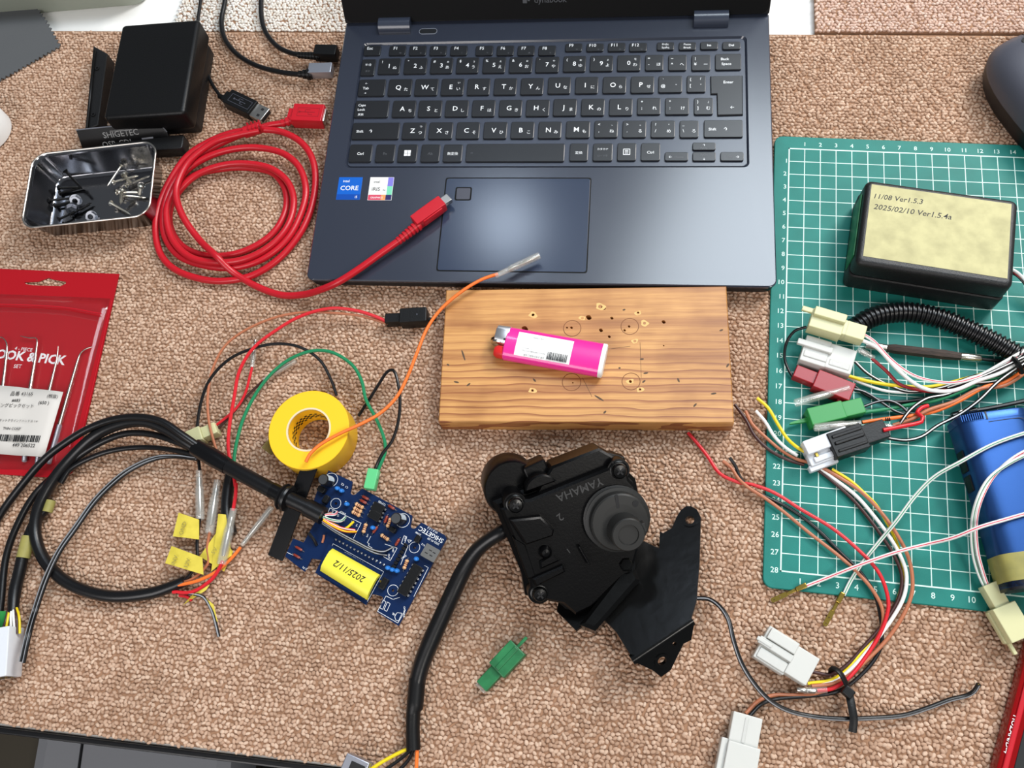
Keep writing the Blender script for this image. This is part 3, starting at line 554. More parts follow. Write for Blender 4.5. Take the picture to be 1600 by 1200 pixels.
for px, py, r in ((833, 492, .26), (938, 479, .3), (1007, 505, .24), (910, 497, .2), (992, 533, .2), (997, 489, .2), (832, 610, .24), (1000, 609, .22), (985, 596, .22)):
    x, y = W2(px, py); c = [(x + math.cos(a) * r * (1 + .25 * math.sin(3 * a + px)), y + math.sin(a) * r * (.8 + .2 * math.cos(2 * a + py))) for a in [2 * math.pi * i / 14 for i in range(14)]]
    hl = [circle(.1, 8, x, y)] if r < .28 else [circle(.14, 8, x, y)]
    ob('chipped_spot', MB().slab(c, 1.46, 1.5025, hl), m_bare, wb)
for px, py, l, a in ((724, 555, .8, -70), (713, 597, .35, -15), (835, 594, .3, -50), (936, 622, .7, -33), (1060, 594, .3, -70), (1086, 633, .3, 50), (1009, 583, .3, 10), (1006, 596, .25, 40), (975, 484, .2, 20), (1137, 571, .3, 60), (1003, 561, .25, 5), (945, 644, .25, 50), (700, 570, .2, -30), (732, 601, .3, 40), (1115, 615, .35, 10), (1127, 516, .25, 20), (968, 575, .15, 0)):
    x, y = W2(px, py); ob('dent', MB().slab([(x + q[0] * l / 2 * math.cos(R_(a)) - q[1] * .06 * math.sin(R_(a)), y + q[0] * l / 2 * math.sin(R_(a)) + q[1] * .06 * math.cos(R_(a))) for q in circle(1, 8)], 1.46, 1.502), m_dent, wb)
for px0, py0, px1, py1 in ((910, 590, 925, 620), (1000, 535, 1002, 590), (955, 545, 985, 541)):
    x0, y0 = W2(px0, py0); x1, y1 = W2(px1, py1); ob('pencil_line', MB().tube([(x0, y0, 1.495), (x1, y1, 1.495)], .014, 6, smooth=False), m_dent, wb)

GM = frame(at(785, 541, 1.5), at(952, 571, 1.5))
GM = T(0, 0, 0) @ GM; gl = thing('lighter', 'pink disposable lighter with a white label lying on the wooden board', 'lighter', GM)
ln = (at(952, 569, 2.1) - at(795, 545, 2.1)).length
def ell(wd, ht, n=28, p=2.6):
    return [(math.copysign(abs(math.cos(a)) ** (2 / p), math.cos(a)) * wd / 2, math.copysign(abs(math.sin(a)) ** (2 / p), math.sin(a)) * ht / 2) for a in [2 * math.pi * i / n for i in range(n)]]
def xsec(mb, xs, n=28, p=2.6, dy=0, dz=0):   # loft along x: (x, width, height)
    mb.rings([[(x, q[0] + dy, q[1] + dz) for q in ell(wd, ht, n, p)] for x, wd, ht in xs]); return mb
GW, GH = 2.12, 1.12
ob('body', xsec(MB(), [(.3, GW - .1, GH - .08), (.35, GW, GH), (ln, GW, GH), (ln + .02, GW - .06, GH - .05)], dz=GH / 2), M_['pink'], gl)
ob('end_cap', xsec(MB(), [(ln, GW + .02, GH + .02), (ln + .2, GW + .02, GH + .02), (ln + .26, GW - .1, GH - .12)], dz=GH / 2), M_['white'], gl, label='white base cap')
ob('metal_hood', xsec(MB(), [(-.42, 1.15, .9), (-.36, 1.25, 1.0), (.36, 1.3, 1.06), (.42, 1.28, 1.04)], p=3.2, dy=.42, dz=GH / 2), M_['chrome'], gl, label='chrome wind guard')
ob('hood_hole', MB().lathe([(.07, 0), (.07, .03)], 10, T(.25, .05, GH / 2 + .52)), M_['print_black'], gl)
ob('spark_wheel', MB().lathe([(.36, -.1), (.42, -.07), (.42, .07), (.36, .1)], 20, T(-.2, -.1, GH / 2 + .05) @ RX(90)), M_['silver_screw'], gl); ob('spark_wheel', MB().lathe([(.42, -.08), (.46, -.04), (.46, .04), (.42, .08)], 20, T(-.22, .1, GH / 2) @ RX(90)), M_['black_gloss'], gl)
ob('gas_button', xsec(MB(), [(-.28, .55, .5), (-.1, .75, .75), (.34, .8, .8)], n=16, dy=-.62, dz=GH / 2), M_['lighter_red'], gl, label='red gas lever')
lr = MB(); gg = []
for i in range(13):
    y = -.80 + 1.52 * i / 12; z = GH / 2 + GH / 2 * (1 - abs(y / (GW / 2)) ** 2.6) ** (1 / 2.6) + .006
    gg.append([(1.02 + x, y, z) for x in (0, .1, 1.7, 3.3, 3.4)])
lr.sheet(gg, .015); q = ob('label', lr, M_['paper'], gl, label='white printed paper label')
GZ = GH + .012
bars = MB(); x = 3.02
rb = random.Random(3)
while x < 4.22:
    wd = rb.choice((.02, .03, .05)); bars.box(x, x + wd, -.72, -.26, GZ - .09, GZ - .012, .001); x += wd + rb.choice((.025, .04))
ob('barcode', bars, M_['print_black'], q)
TL_ = T(0, 0, GZ - .02)
text(q, 'small_print', M_['print_black'], [('注意 火気の取扱に注意', 2.9, -.68, .1, 180, 'L')], .004, TL_)
text(q, 'small_print', M_['print_faint'], [('点火のとき顔や衣服に近づけない', 2.9, -.42, .08, 180, 'L'), ('火が消えたことを必ず確認する', 2.85, -.24, .08, 180, 'L'), ('子供の手の届かない所に置く', 2.8, -.08, .07, 180, 'L'), ('可燃性ガス', 3.8, .22, .07, 180, 'L'), ('高温での保管禁止', 2.6, .5, .07, 180, 'L')], .008, TL_)

# ------------------------------------------------------------------ yellow tape roll
TC = at(482, 671, 2.0); TMt = T(TC.x, TC.y, 0)
tr = thing('tape_roll', 'yellow vinyl tape roll standing flat on the carpet', 'tape', TMt)
ro, ri = 2.5, 1.28
ob('tape_layers', MB().rings([[(r * math.cos(a), r * math.sin(a), z) for a in [2 * math.pi * i / 56 for i in range(56)]] for r, z in ((ri + .1, .01), (ro - .02, 0), (ro, .03), (ro, 1.97), (ro - .03, 2.0), (ri + .1, 2.0), (ri + .1, .01))], None, 0, False, False), M_['tape_side'], tr)
q = ob('cardboard_core', MB().rings([[(r * math.cos(a), r * math.sin(a), z) for a in [2 * math.pi * i / 48 for i in range(48)]] for r, z in ((ri + .11, 0), (ri + .11, 2.01), (ri, 2.01), (ri, 0))], None, 0, False, False), M_['tape_core'], tr)
ob('core_lining', MB().rings([[((ri - .005) * math.cos(a), (ri - .005) * math.sin(a), z) for a in [2 * math.pi * i / 48 for i in range(48)]] for z in (1.93, .02)], None, 0, False, False), M_['tape_yel'], tr)
ck = MB()
for i in range(48):
    for j in range(4):
        if (i + j) % 2 == 0:
            a0, a1 = 2 * math.pi * i / 48, 2 * math.pi * (i + 1) / 48; z0 = .55 + j * .17; r = ri - .012
            ck.quad((r * math.cos(a0), r * math.sin(a0), z0 + .17), (r * math.cos(a1), r * math.sin(a1), z0 + .17), (r * math.cos(a1), r * math.sin(a1), z0), (r * math.cos(a0), r * math.sin(a0), z0))
ob('chequer_print', ck, M_['print_black'], q)
ob('tape_end', MB().sheet([[(-2.5 + .02 * i - .5 * max(0, i - 1) ** .7 * .5, -.3 - .25 * i, z) for z in (.3, 1.95)] for i in range(4)], .03), M_['masking'], tr, label='loose translucent tape end')

# ------------------------------------------------------------------ metal tray with screws
YM0 = [at(x, y, 2.2) for x, y in ((32, 357), (240, 335), (228, 217), (57, 243))]
YM = frame(Vector((YM0[0].x, YM0[0].y, 0)), Vector((YM0[1].x, YM0[1].y, 0)))
tw, td = 9.0, 5.9; tray = thing('metal_tray', 'small rectangular steel tray holding loose screws', 'tray', YM)
cc = lc(YM, 140, 288, 2.2); ty = T(cc.x, cc.y, 0)
rm_ = MB().tube([(x, y, 2.2) for x, y in rrect(tw + .16, td + .16, 1.05, 7)] + [(tw / 2 + .08, td / 2 - .97, 2.2)], .07, 8, ty, smooth=False)
ob('rolled_rim', rm_, M_['tin'], tray, label='bright rolled rim')
prof = [(.75, 0), (.55, .02), (.42, .15), (.06, 2.1), (-.02, 2.2), (-.09, 2.2), (-.1, 2.1), (-.03, 2.08), (.08, 2.0), (.5, .2), (.62, .09), (.8, .07)]
ob('tray_body', MB().rings([[(x, y, z) for x, y in rrect(tw - 2 * q, td - 2 * q, 1.0 - q * .5, 7)] for q, z in prof], ty), mat('tray_steel', C(150, 150, 154), .16, 1.0, bump=(60, .05, .0006)), tray)
TF = YM @ ty
def make_screw(L, rh, rs, m, label, group, head='flat'):
    o = thing('screw', label, 'screw', Matrix(), group)
    if head == 'flat': hp = [(rh, 0), (rh, .05), (rs, .05 + (rh - rs) * .9)]
    else: hp = [(rh * .5, 0), (rh * .9, .06), (rh, .16), (rh, .2), (rs, .2)]
    ob('head', MB().lathe(hp, 14), m, o)
    sl = MB(); sl.box(-rh * .6, rh * .6, -.025, .025, -.012, .04, .004); sl.box(-.025, .025, -rh * .6, rh * .6, -.012, .04, .004); ob('cross_slot', sl, M_['print_black'], o)
    z = hp[-1][1]; pr = [(rs, z - .02)]; zz = z
    while zz < L - .2: pr += [(rs * .72, zz + .03), (rs, zz + .08)]; zz += .1
    pr += [(rs * .6, L - .1), (.01, L)]
    ob('shank', MB().lathe(pr, 10), m, o, angle=25); return o
def copy_thing(o, M, label):
    c = o.copy(); COL.objects.link(c); Mx = M.copy(); Mx.translation = M.translation * U; c.matrix_basis = Mx; c['label'] = label
    for ch in list(o.children):
        k = ch.copy(); COL.objects.link(k); k.parent = c
    return c
def lay(p_head, p_tip, z0, z1):    # pose: z axis of the screw runs head to tip
    a = at(*p_head, z0); b = at(*p_tip, z1); dz = (b - a).normalized(); x = dz.cross(Vector((0, 0, 1))).normalized(); y = dz.cross(x)
    M = Matrix((x, y, dz)).transposed().to_4x4(); M.translation = a; return M
ZX = lambda px, py: (20 + px / 6.956, 210 + py / 6.956)     # from an enlarged view of the tray
sil = None; blk = None
SCR = [('b', (565, 395), (820, 660), 1.5, .5, 'long black screw lying diagonally, farthest back in the tray'), ('b', (495, 580), (835, 570), .45, .35, 'black screw crossing under the diagonal one'), ('b', (400, 720), (640, 690), .5, .4, 'black screw nearest the left end of the tray'), ('b', (455, 775), (690, 720), .35, .3, 'black screw just in front of the leftmost black screw'), ('b', (510, 640), (760, 575), .25, .25, 'black screw below the crossing pair in the tray'), ('b', (495, 925), (760, 800), .4, .35, 'black screw nearest the front wall of the tray'), ('b', (620, 880), (830, 760), .3, .3, 'black screw under the shiny nuts'),
       ('s', (1185, 330), (1010, 590), .9, .4, 'bright screw leaning at the back of the silver heap'), ('s', (1090, 520), (1405, 440), .6, .5, 'bright screw lying across the middle of the silver heap'), ('s', (1230, 560), (1420, 480), .35, .35, 'bright screw half hidden at the right of the silver heap'), ('s', (1130, 630), (1450, 632), .6, .4, 'bright screw lying level near the right wall of the tray'), ('s', (1190, 665), (1465, 690), .3, .3, 'bright screw just in front of the level one'), ('s', (1065, 745), (1300, 885), .5, .35, 'bright screw nearest the front right of the tray')]
for kind, a, b, z0, z1, l in SCR:
    M = lay(ZX(*a), ZX(*b), z0, z1); Ls = (at(*ZX(*b), z1) - at(*ZX(*a), z0)).length
    if kind == 'b':
        if blk is None: blk = make_screw(1.75, .2, .1, M_['black_screw'], l, 'black screws in the tray'); s_ = blk; Mx = M.copy(); Mx.translation *= U; blk.matrix_basis = Mx; MW[blk.name] = M
        else: copy_thing(blk, M, l)
    else:
        if sil is None: sil = make_screw(1.85, .22, .09, M_['silver_screw'], l, 'silver screws in the tray'); Mx = M.copy(); Mx.translation *= U; sil.matrix_basis = Mx; MW[sil.name] = M
        else: copy_thing(sil, M, l)
bolt = None
for a, b, z0, z1, l in (((1200, 420), (1330, 600), .85, .45, 'thick zinc bolt on top of the silver heap'), ((1190, 590), (1170, 780), .95, .45, 'zinc bolt standing under the level bright screw'), ((1400, 540), (1385, 620), 1.2, .6, 'short zinc bolt in the right corner of the tray')):
    M = lay(ZX(*a), ZX(*b), z0, z1)
    if bolt is None: bolt = make_screw(1.1, .27, .15, M_['silver_screw'], l, 'zinc bolts in the tray', 'pan'); Mx = M.copy(); Mx.translation *= U; bolt.matrix_basis = Mx; MW[bolt.name] = M
    else: copy_thing(bolt, M, l)
nut = None
for a, tilt, z, l in (((680, 720), 50, .55, 'shiny nut, rearmost of the three in the tray'), ((640, 820), 70, .5, 'shiny nut between the other two in the tray'), ((850, 895), 35, .35, 'shiny nut against the front wall of the tray')):
    M = T(*at(*ZX(*a), z)) @ RZ(20) @ RX(tilt)
    if nut is None:
        nut = thing('nut', l, 'nut', M, 'nuts in the tray'); ob('nut_body', MB().slab(circle(.36, 6), -.14, .14, [circle(.19, 14)]), M_['zinc'], nut, angle=25); ob('washer_face', MB().slab(circle(.42, 20), -.18, -.13, [circle(.19, 14)]), M_['zinc'], nut)
    else: copy_thing(nut, M, l)

# ------------------------------------------------------------------ wires and connectors
def wire(p, pts, r, m, stripe=None, name='wire', label=None, n=8, step=.3, flat=1.0, sub=None):
    P = [at(*q) for q in pts]; mb = MB().tube(P, r, n, step=step, stripe={n - 1} if stripe else None, flat=flat)
    return ob(name, mb, [M_[m], M_[stripe]] if stripe else M_[m], sub or p, world=True, label=label)
def pframe(a, b, za, zb=None): return frame(at(a[0], a[1], za), at(b[0], b[1], za if zb is None else zb)), (at(b[0], b[1], za if zb is None else zb) - at(a[0], a[1], za)).length
def conn(p, a, b, z, boxes, m, name='connector_housing', label=None, zb=None):
    """connector built along the line a-b; boxes: (x0, x1 as fractions of the length, y0, y1, z0, z1 in cm above z)"""
    M, L = pframe(a, b, z, zb); mb = MB()
    for x0, x1, y0, y1, z0, z1 in boxes: mb.box(x0 * L, x1 * L, y0, y1, z0, z1, .05, M)
    return ob(name, mb, M_[m], p, world=True, label=label), M, L
def bullet(p, a, b, za, zb, r=.24, kind='female', sl=1.0, metal=(0.15, .85)):
    """clear sleeve with a crimped terminal inside; a is the wire end"""
    M, L = pframe(a, b, za, zb); S = M @ RY(90)
    s_ = MB(); s_.lathe([(r * .72, 0), (r * .8, L * .3), (r, L * .4), (r, L * .97), (r * .9, L), (r * .78, L), (r * .82, L * .42), (r * .62, L * .3), (r * .6, 0)], 16, S, 0, False, False)
    o = ob('clear_sleeve', s_, M_['clear'], p, world=True, angle=60)
    c0, c1 = metal; q = r * .62
    ob('bullet_terminal', MB().lathe([(q * .6, L * c0), (q * .75, L * (c0 + .02)), (q * .75, L * (c0 + .13)), (q * .5, L * (c0 + .16)), (q * .55, L * (c0 + .26)), (q * .85, L * (c0 + .3)), (q * .85, L * (c1 - .1)), (q * .6, L * c1)], 12, S), M_['tin'], o, world=True)
    return o
def tag(p, corners, m='flag', th=.02, lift=.0, txt=None):
    """a folded flag of paper tape: corners a b c d as px, py, z"""
    a, b, c, d = [at(*q) for q in corners]; n = 4
    g = [[a.lerp(b, i / n).lerp(d.lerp(c, i / n), j / n) + Vector((0, 0, lift * math.sin(math.pi * i / n))) for i in range(n + 1)] for j in range(n + 1)]
    return ob('tape_flag', MB().sheet(g, th), M_[m], p, world=True)

# ------------------------------------------------------------------ circuit board
PZ = 1.05
o_ = at(513.4, 735.2, PZ); PM = frame(Vector((o_.x, o_.y, 0)), Vector((at(697.5, 838, PZ).x, at(697.5, 838, PZ).y, 0)))
pc = thing('circuit_board', 'blue circuit board crowded with components below the yellow tape roll', 'circuit board', PM)
def PX(cx, cy, z=PZ): p = lc(PM, 430 + cx / 4.617, 720 + cy / 4.617, z); return p.x, p.y        # from an enlarged view, 4.617 per pixel
def notch(cx, cy, r, a0, n=8): x, y = PX(cx, cy); return [(x + r * math.cos(R_(a0 + 180 * i / n)), y + r * math.sin(R_(a0 + 180 * i / n))) for i in range(n + 1)]
po = [PX(385, 70), PX(557, 150)] + notch(567, 222, .21, 180)[0:] + [PX(628, 200), PX(990, 395)] + notch(1000, 465, .2, 180) + [PX(1055, 445), PX(1222, 535), PX(1238, 560), PX(890, 1192), PX(735, 1092), PX(780, 985), PX(752, 972), PX(700, 960), PX(655, 1040), PX(305, 820), PX(355, 715), PX(262, 705), PX(212, 800), PX(70, 690), PX(130, 560), PX(205, 590), PX(300, 420), PX(255, 360), PX(300, 225)]
hl = [circle(.085, 12, *PX(*c)) for c in ((437, 308), (1005, 625), (850, 935))]
hl2 = hl
ob('board', MB().slab(po, PZ - .16, PZ, hl2), M_['pcb'], pc)
for (sx, sy) in ((430, 330), (1130, 640), (830, 1090), (180, 690), (650, 900), (420, 750)):
    x, y = PX(sx, sy); ob('solder_post', MB().lathe([(.03, 0), (.05, PZ - .17)], 8, T(x, y, 0)), M_['copper_pad'], pc)
# silk screen
sk = MB()
def line(*pts, w=.012):
    q = [PX(*p) for p in pts]
    for a, b in zip(q, q[1:]):
        dx, dy = b[0] - a[0], b[1] - a[1]; l = math.hypot(dx, dy) or 1; nx, ny = -dy / l * w, dx / l * w
        sk.add([(a[0] + nx, a[1] + ny, PZ + .006), (a[0] - nx, a[1] - ny, PZ + .006), (b[0] - nx, b[1] - ny, PZ + .006), (b[0] + nx, b[1] + ny, PZ + .006)], [(0, 1, 2, 3)])
def ring(cx, cy, r, a0=0, a1=360):
    x, y = PX(cx, cy); n = 28
    sk.add([(x + q * math.cos(R_(a0 + (a1 - a0) * i / n)), y + q * math.sin(R_(a0 + (a1 - a0) * i / n)), PZ + .006) for i in range(n + 1) for q in (r, r + .024)], [(2 * i, 2 * i + 1, 2 * i + 3, 2 * i + 2) for i in range(n)])
for c in ((437, 308), (1005, 625), (850, 935)): ring(*c, .30)
ring(403, 137, .40); ring(920, 430, .40)
line((395, 340), (620, 450), (565, 560)); line((395, 340), (370, 400)); line((790, 600), (880, 630), (830, 720), (780, 690)); line((418, 598), (783, 800), (665, 1015)); line((418, 598), (400, 640))
line((905, 750), (960, 610)); line((1105, 770), (1000, 980)); line((1105, 770), (1075, 755)); line((800, 975), (738, 1085), (885, 1170), (940, 1075)); line((800, 975), (850, 1000), (900, 985))
for k in (0, 1): line((780 + 30 * k, 1005 + 14 * k), (755 + 30 * k, 1060 + 14 * k), (775 + 30 * k, 1072 + 14 * k), (800 + 30 * k, 1017 + 14 * k), (780 + 30 * k, 1005 + 14 * k))
line((880, 1095), (862, 1125), (870, 1150), (890, 1155), (915, 1100), (880, 1095)); line((930, 540), (910, 595), (930, 605), (950, 550), (930, 540)); line((690, 545), (665, 590), (680, 600), (670, 610), (700, 630)); line((955, 570), (985, 575), (965, 590), (955, 570))
line((85, 660), (190, 710), w=.012)
ob('silk_screen', sk, M_['print_white'], pc)
t_ = lambda s, cx, cy, cap, turn=180, al='C': (s, *PX(cx, cy), cap, turn, al)
text(pc, 'lettering', M_['print_white'], [t_('SHIGETEC', 1132, 520, .26), t_('V1.0 1.5.3', 1140, 495, .12), t_('2025-01-29', 1145, 575, .12), t_('TLP785', 775, 300, .12), t_('EXUP', 490, 370, .12), t_('LED1', 935, 560, .09, -70), t_('Z4780', 1035, 520, .1), t_('GND', 845, 640, .1, -60), t_('OUT', 815, 690, .1, -60), t_('C2', 490, 165, .12), t_('C1', 520, 185, .12), t_('R5', 515, 300, .1, 110), t_('GND', 420, 370, .1, 110), t_('5V', 460, 395, .1, 110), t_('RPM', 505, 420, .1, 110), t_('POT', 560, 450, .1, 110), t_('P+', 595, 465, .1, 110), t_('Sec', 670, 540, .1, 110), t_('VR', 860, 1100, .12), t_('U2', 715, 350, .12), t_('R12', 1070, 600, .1), t_('J1 P1', 218, 770, .11), t_('OPTIONS', 925, 1090, .1, -60), t_('TXRX', 930, 700, .1, 60)], PZ + .007)
text(pc, 'pin_lettering', M_['print_white'], [t_('A0 A1 A2 A3 A4 A5 D7 D8 D9 5V', 590, 705, .085, 180)], PZ + .007)
# parts
def cyl_cap(cx, cy, lean):
    x, y = PX(cx, cy); Mx = T(x, y, PZ) @ lean
    o = ob('electrolytic_capacitor', MB().lathe([(.30, 0), (.33, .03), (.33, .08), (.31, .12), (.33, .16), (.33, .98), (.30, 1.02)], 20, Mx), M_['cap_side'], pc)
    ob('capacitor_top', MB().lathe([(.28, 1.0), (.28, 1.035)], 20, Mx), M_['cap_top'], o)
    ob('polarity_band', MB().rings([[((.334) * math.cos(R_(a)), .334 * math.sin(R_(a)), z) for a in range(20, 100, 10)] for z in (.17, .97)], Mx, 0, False, False, closed=False), M_['cap_stripe'], o)
cyl_cap(400, 150, RX(10) @ RY(-4)); cyl_cap(915, 425, RX(10) @ RY(-3))
def axial(cx, cy, deg, m='resist', L=.44, r=.095, bands=True):
    L *= 1.3; r *= 1.25; x, y = PX(cx, cy); Mx = T(x, y, PZ + r + .02) @ RZ(deg) @ RY(90)
    if m == 'resist': pf = [(.07, -L / 2), (r, -L / 2 + .05), (r, -L / 2 + .12), (r * .82, -L / 2 + .17), (r * .82, L / 2 - .17), (r, L / 2 - .12), (r, L / 2 - .05), (.07, L / 2)]
    else: pf = [(r * .7, -L / 2), (r, -L / 2 + .04), (r, L / 2 - .04), (r * .7, L / 2)]
    o = ob('resistor' if m == 'resist' else 'diode', MB().lathe(pf, 10, Mx), M_[m], pc)
    ld_ = MB(); s = RZ(deg)
    for k in (-1, 1): ld_.tube([s @ Vector((k * L * .45, 0, 0)) + Vector((x, y, PZ + r)), s @ Vector((k * (L / 2 + .09), 0, 0)) + Vector((x, y, PZ + r)), s @ Vector((k * (L / 2 + .13), 0, 0)) + Vector((x, y, PZ))], .027, 6, step=.1)
    ob('lead', ld_, M_['copper_pad'], o)
    if bands:
        bb = MB()
        for q in ((-.1, .02, .12) if m == 'resist' else (.13,)): bb.lathe([(r * .9, q - .022), (r * .9, q + .022)], 10, Mx)
        ob('colour_band', bb, M_['band' if m == 'resist' else 'cap_side'], o)
bd_ = -27 + 29      # board x axis already follows its upper edge
for c, dg in (((612, 328), 0), ((600, 358), 0), ((588, 385), 0), ((825, 450), 100), ((650, 490), 105), ((795, 555), -5), ((945, 750), 100)): axial(*c, dg)
for c, dg in (((655, 270), 0), ((640, 298), 0), ((842, 338), -3), ((725, 500), 85), ((802, 425), 100), ((885, 590), 90)): axial(*c, dg, 'diode', .34, .07)
for c in ((175, 635), (160, 690)): axial(*c, 0, 'diode', .36, .06, False)
for c in ((457, 205), (488, 222), (525, 318), (712, 488), (820, 777), (852, 790), (885, 797), (1025, 712)):
    x, y = PX(*c); q = ob('ceramic_capacitor', MB().lathe([(.02, -.16), (.12, -.12), (.17, 0), (.12, .12), (.02, .16)], 10, T(x, y, PZ + .22) @ RX(20) @ Matrix.Diagonal((1, .75, 1.2, 1))), M_['capblue'], pc)
    ob('lead', MB().tube([(x - .05, y, PZ + .12), (x - .06, y, PZ)], .025, 5, smooth=False).tube([(x + .05, y, PZ + .12), (x + .06, y, PZ)], .025, 5, smooth=False), M_['copper_pad'], q)
def chip(cx, cy, L, Wd, deg, pins, h=.36, name='chip'):
    x, y = PX(cx, cy); Mx = T(x, y, PZ + .06) @ RZ(deg); o = ob(name, MB().rbox(L, Wd, h, .03, .03, Mx), M_['black'], pc)
    lg_ = MB()
    for i in range(pins):
        px_ = -L / 2 + L * (i + .5) / pins
        for s in (-1, 1): lg_.box(px_ - .05, px_ + .05, s * (Wd / 2 + .04) - .05, s * (Wd / 2 + .04) + .05, -.06, h * .55, .01, Mx)
    ob('pins', lg_, M_['copper_pad'], o); return o
chip(728, 405, .5, .74, 90, 2); chip(752, 348, .5, .74, 90, 2); chip(982, 865, 1.85, .60, 90, 7); 
x, y = PX(1035, 570); ob('transistor', MB().rbox(.32, .44, .4, .1, .04, T(x, y, PZ)), M_['black'], pc); x, y = PX(855, 505); ob('transistor', MB().rbox(.42, .3, .4, .1, .04, T(x, y, PZ)), M_['black'], pc); x, y = PX(345, 215); ob('transistor', MB().rbox(.5, .36, .4, .1, .04, T(x, y, PZ)), M_['black'], pc); x, y = PX(375, 285); ob('transistor', MB().rbox(.32, .5, .4, .1, .04, T(x, y, PZ)), M_['black'], pc)
x, y = PX(790, 890); q = ob('trimmer', MB().rbox(.36, .66, .35, .06, .04, T(x, y, PZ)), M_['black'], pc); ob('screw_head', MB().lathe([(.07, 0), (.07, .05)], 10, T(x - .22, y + .02, PZ + .25)), M_['brass'], q)
x, y = PX(1128, 672); q = ob('usb_socket', MB().slab(rrect(.92, .78, .05, 2, x, y), PZ, PZ + .40), M_['tin'], pc, label='small metal usb socket'); sl_ = MB()
for i, (a, b) in enumerate(((-.2, -.12), (.12, -.12), (-.05, .12), (.2, .1))): sl_.box(x + a - .09, x + a + .09, y + b - .03, y + b + .03, PZ + .395, PZ + .404, .002)
sl_.box(x + .02, x + .44, y - .40, y - .385, PZ + .06, PZ + .34, .004); ob('slot', sl_, M_['print_black'], q)
hd = MB()
for i in range(7):
    x, y = PX(945 - 14 * i, 610 + 26 * i); hd.box(x - .11, x + .11, y - .075, y + .075, PZ, PZ + .25, .02)
ob('pin_header', hd, M_['black'], pc)
# controller module under a yellow label
mo = [PX(404, 610), PX(770, 805), PX(660, 1010), PX(305, 815)]; ob('module_board', MB().slab(mo, PZ + .3, PZ + .42), M_['pcb'], pc)
MC = Vector((sum(p[0] for p in mo) / 4, sum(p[1] for p in mo) / 4, 0)); lq = [Vector((*PX(*c, PZ + .62), 0)) for c in ((408, 628), (748, 818), (655, 1000), (318, 790))]
g = []
for j in range(7):
    r_ = []
    for i in range(7):
        p = lq[0].lerp(lq[1], i / 6).lerp(lq[3].lerp(lq[2], i / 6), j / 6); e = 1 - abs(j / 3 - 1) ** 4; r_.append(Vector((p.x, p.y, PZ + .5 + .32 * e - (.05 if i in (0, 6) else 0))))
    g.append(r_)
yl = ob('module_label', MB().sheet(g, .3), M_['label_yel'], pc, angle=60, label='glossy yellow label with a handwritten date')
c_ = lq[0].lerp(lq[2], .5); text(yl, 'handwriting', M_['print_black'], [('2025/11/2', c_.x + .05, c_.y + .28, .36, 180, 'C')], PZ + .835)
pins = MB()
for i in range(14):
    x, y = PX(440 + 26.5 * i, 568 + 14 * i); pins.lathe([(.06, 0), (.06, .05), (.025, .06), (.025, .2)], 8, T(x, y, PZ))
ob('module_pins', pins, M_['copper_pad'], pc)
# soldered wires fanning out of the sheath
def bw(pts, r, m, s=None): return ob('wire', MB().tube([Vector((*PX(a, b, z), z)) for a, b, z in pts], r, 8, step=.15, stripe={7} if s else None), [M_[m], M_[s]] if s else M_[m], pc)
bw([(358, 393, 1.75), (382, 388, 1.7), (430, 388, 1.6), (445, 368, 1.08)], .075, 'white_wire', 'pink_line'); bw([(347, 406, 1.7), (400, 425, 1.7), (470, 435, 1.6), (505, 408, 1.08)], .08, 'white_wire', 'green_line'); bw([(347, 425, 1.7), (430, 462, 1.6), (500, 490, 1.4), (565, 440, 1.08)], .075, 'yellow_wire')
bw([(356, 424, 1.75), (390, 445, 1.7), (480, 485, 1.5), (575, 500, 1.08)], .075, 'red_wire', 'white_wire'); bw([(347, 428, 1.8), (400, 462, 1.75), (500, 508, 1.6), (585, 512, 1.1)], .075, 'orange_wire', 'yellow_wire'); bw([(376, 384, 1.5), (388, 381, 1.4), (400, 376, 1.1)], .07, 'copper_wire')
bw([(340, 440, 1.7), (450, 510, 1.7), (600, 590, 1.65), (700, 640, 1.6), (780, 655, 1.45), (845, 625, 1.08)], .075, 'black_wire', 'grey_line'); bw([(340, 452, 1.65), (450, 525, 1.6), (600, 605, 1.55), (720, 665, 1.5), (805, 682, 1.08)], .075, 'black_wire', 'grey_line')
bw([(352, 535, 1.18), (350, 555, 1.16), (340, 590, 1.08)], .07, 'copper_wire'); bw([(240, 520, 1.4), (280, 570, 1.3), (300, 610, 1.08)], .09, 'black_wire')

# ------------------------------------------------------------------ black wiring harness on the left
hz = T(*at(345, 735, 0)); ha = thing('wiring_harness', 'black sheathed wiring harness looping at the left, soldered to the blue circuit board', 'wiring harness', hz)
wire(ha, [(504, 805, 1.7), (478, 792, 1.75), (440, 774, 1.8), (395, 750, 1.75), (350, 725, 1.6), (312, 702, 1.5)], .47, 'black_rubber', name='main_sheath', n=16)
wire(ha, [(505, 806, 1.72), (480, 793, 1.76)], .54, 'black_rubber', name='shrink_sleeve', n=16); wire(ha, [(440, 774, 1.8), (425, 766, 1.8)], .5, 'black_gloss', name='tape_wrap', n=16); wire(ha, [(356, 729, 1.62), (335, 716, 1.58), (306, 699, 1.5)], [.5, .56, .55], 'black_gloss', name='tape_wrap', n=16)
wire(ha, [(318, 708, 1.45), (290, 690, 1.7), (262, 672, 1.9), (228, 659, 2.0), (190, 662, 1.8), (150, 680, 1.4), (112, 715, 1.0), (80, 755, .8), (60, 795, .7), (55, 835, .6), (68, 873, .55), (95, 903, .5), (130, 922, .45), (177, 932, .42), (235, 927, .42), (275, 914, .42), (288, 908, .42)], [.3] + [.36] * 14 + [.33, .32], 'black_rubber', name='sheath', n=14)
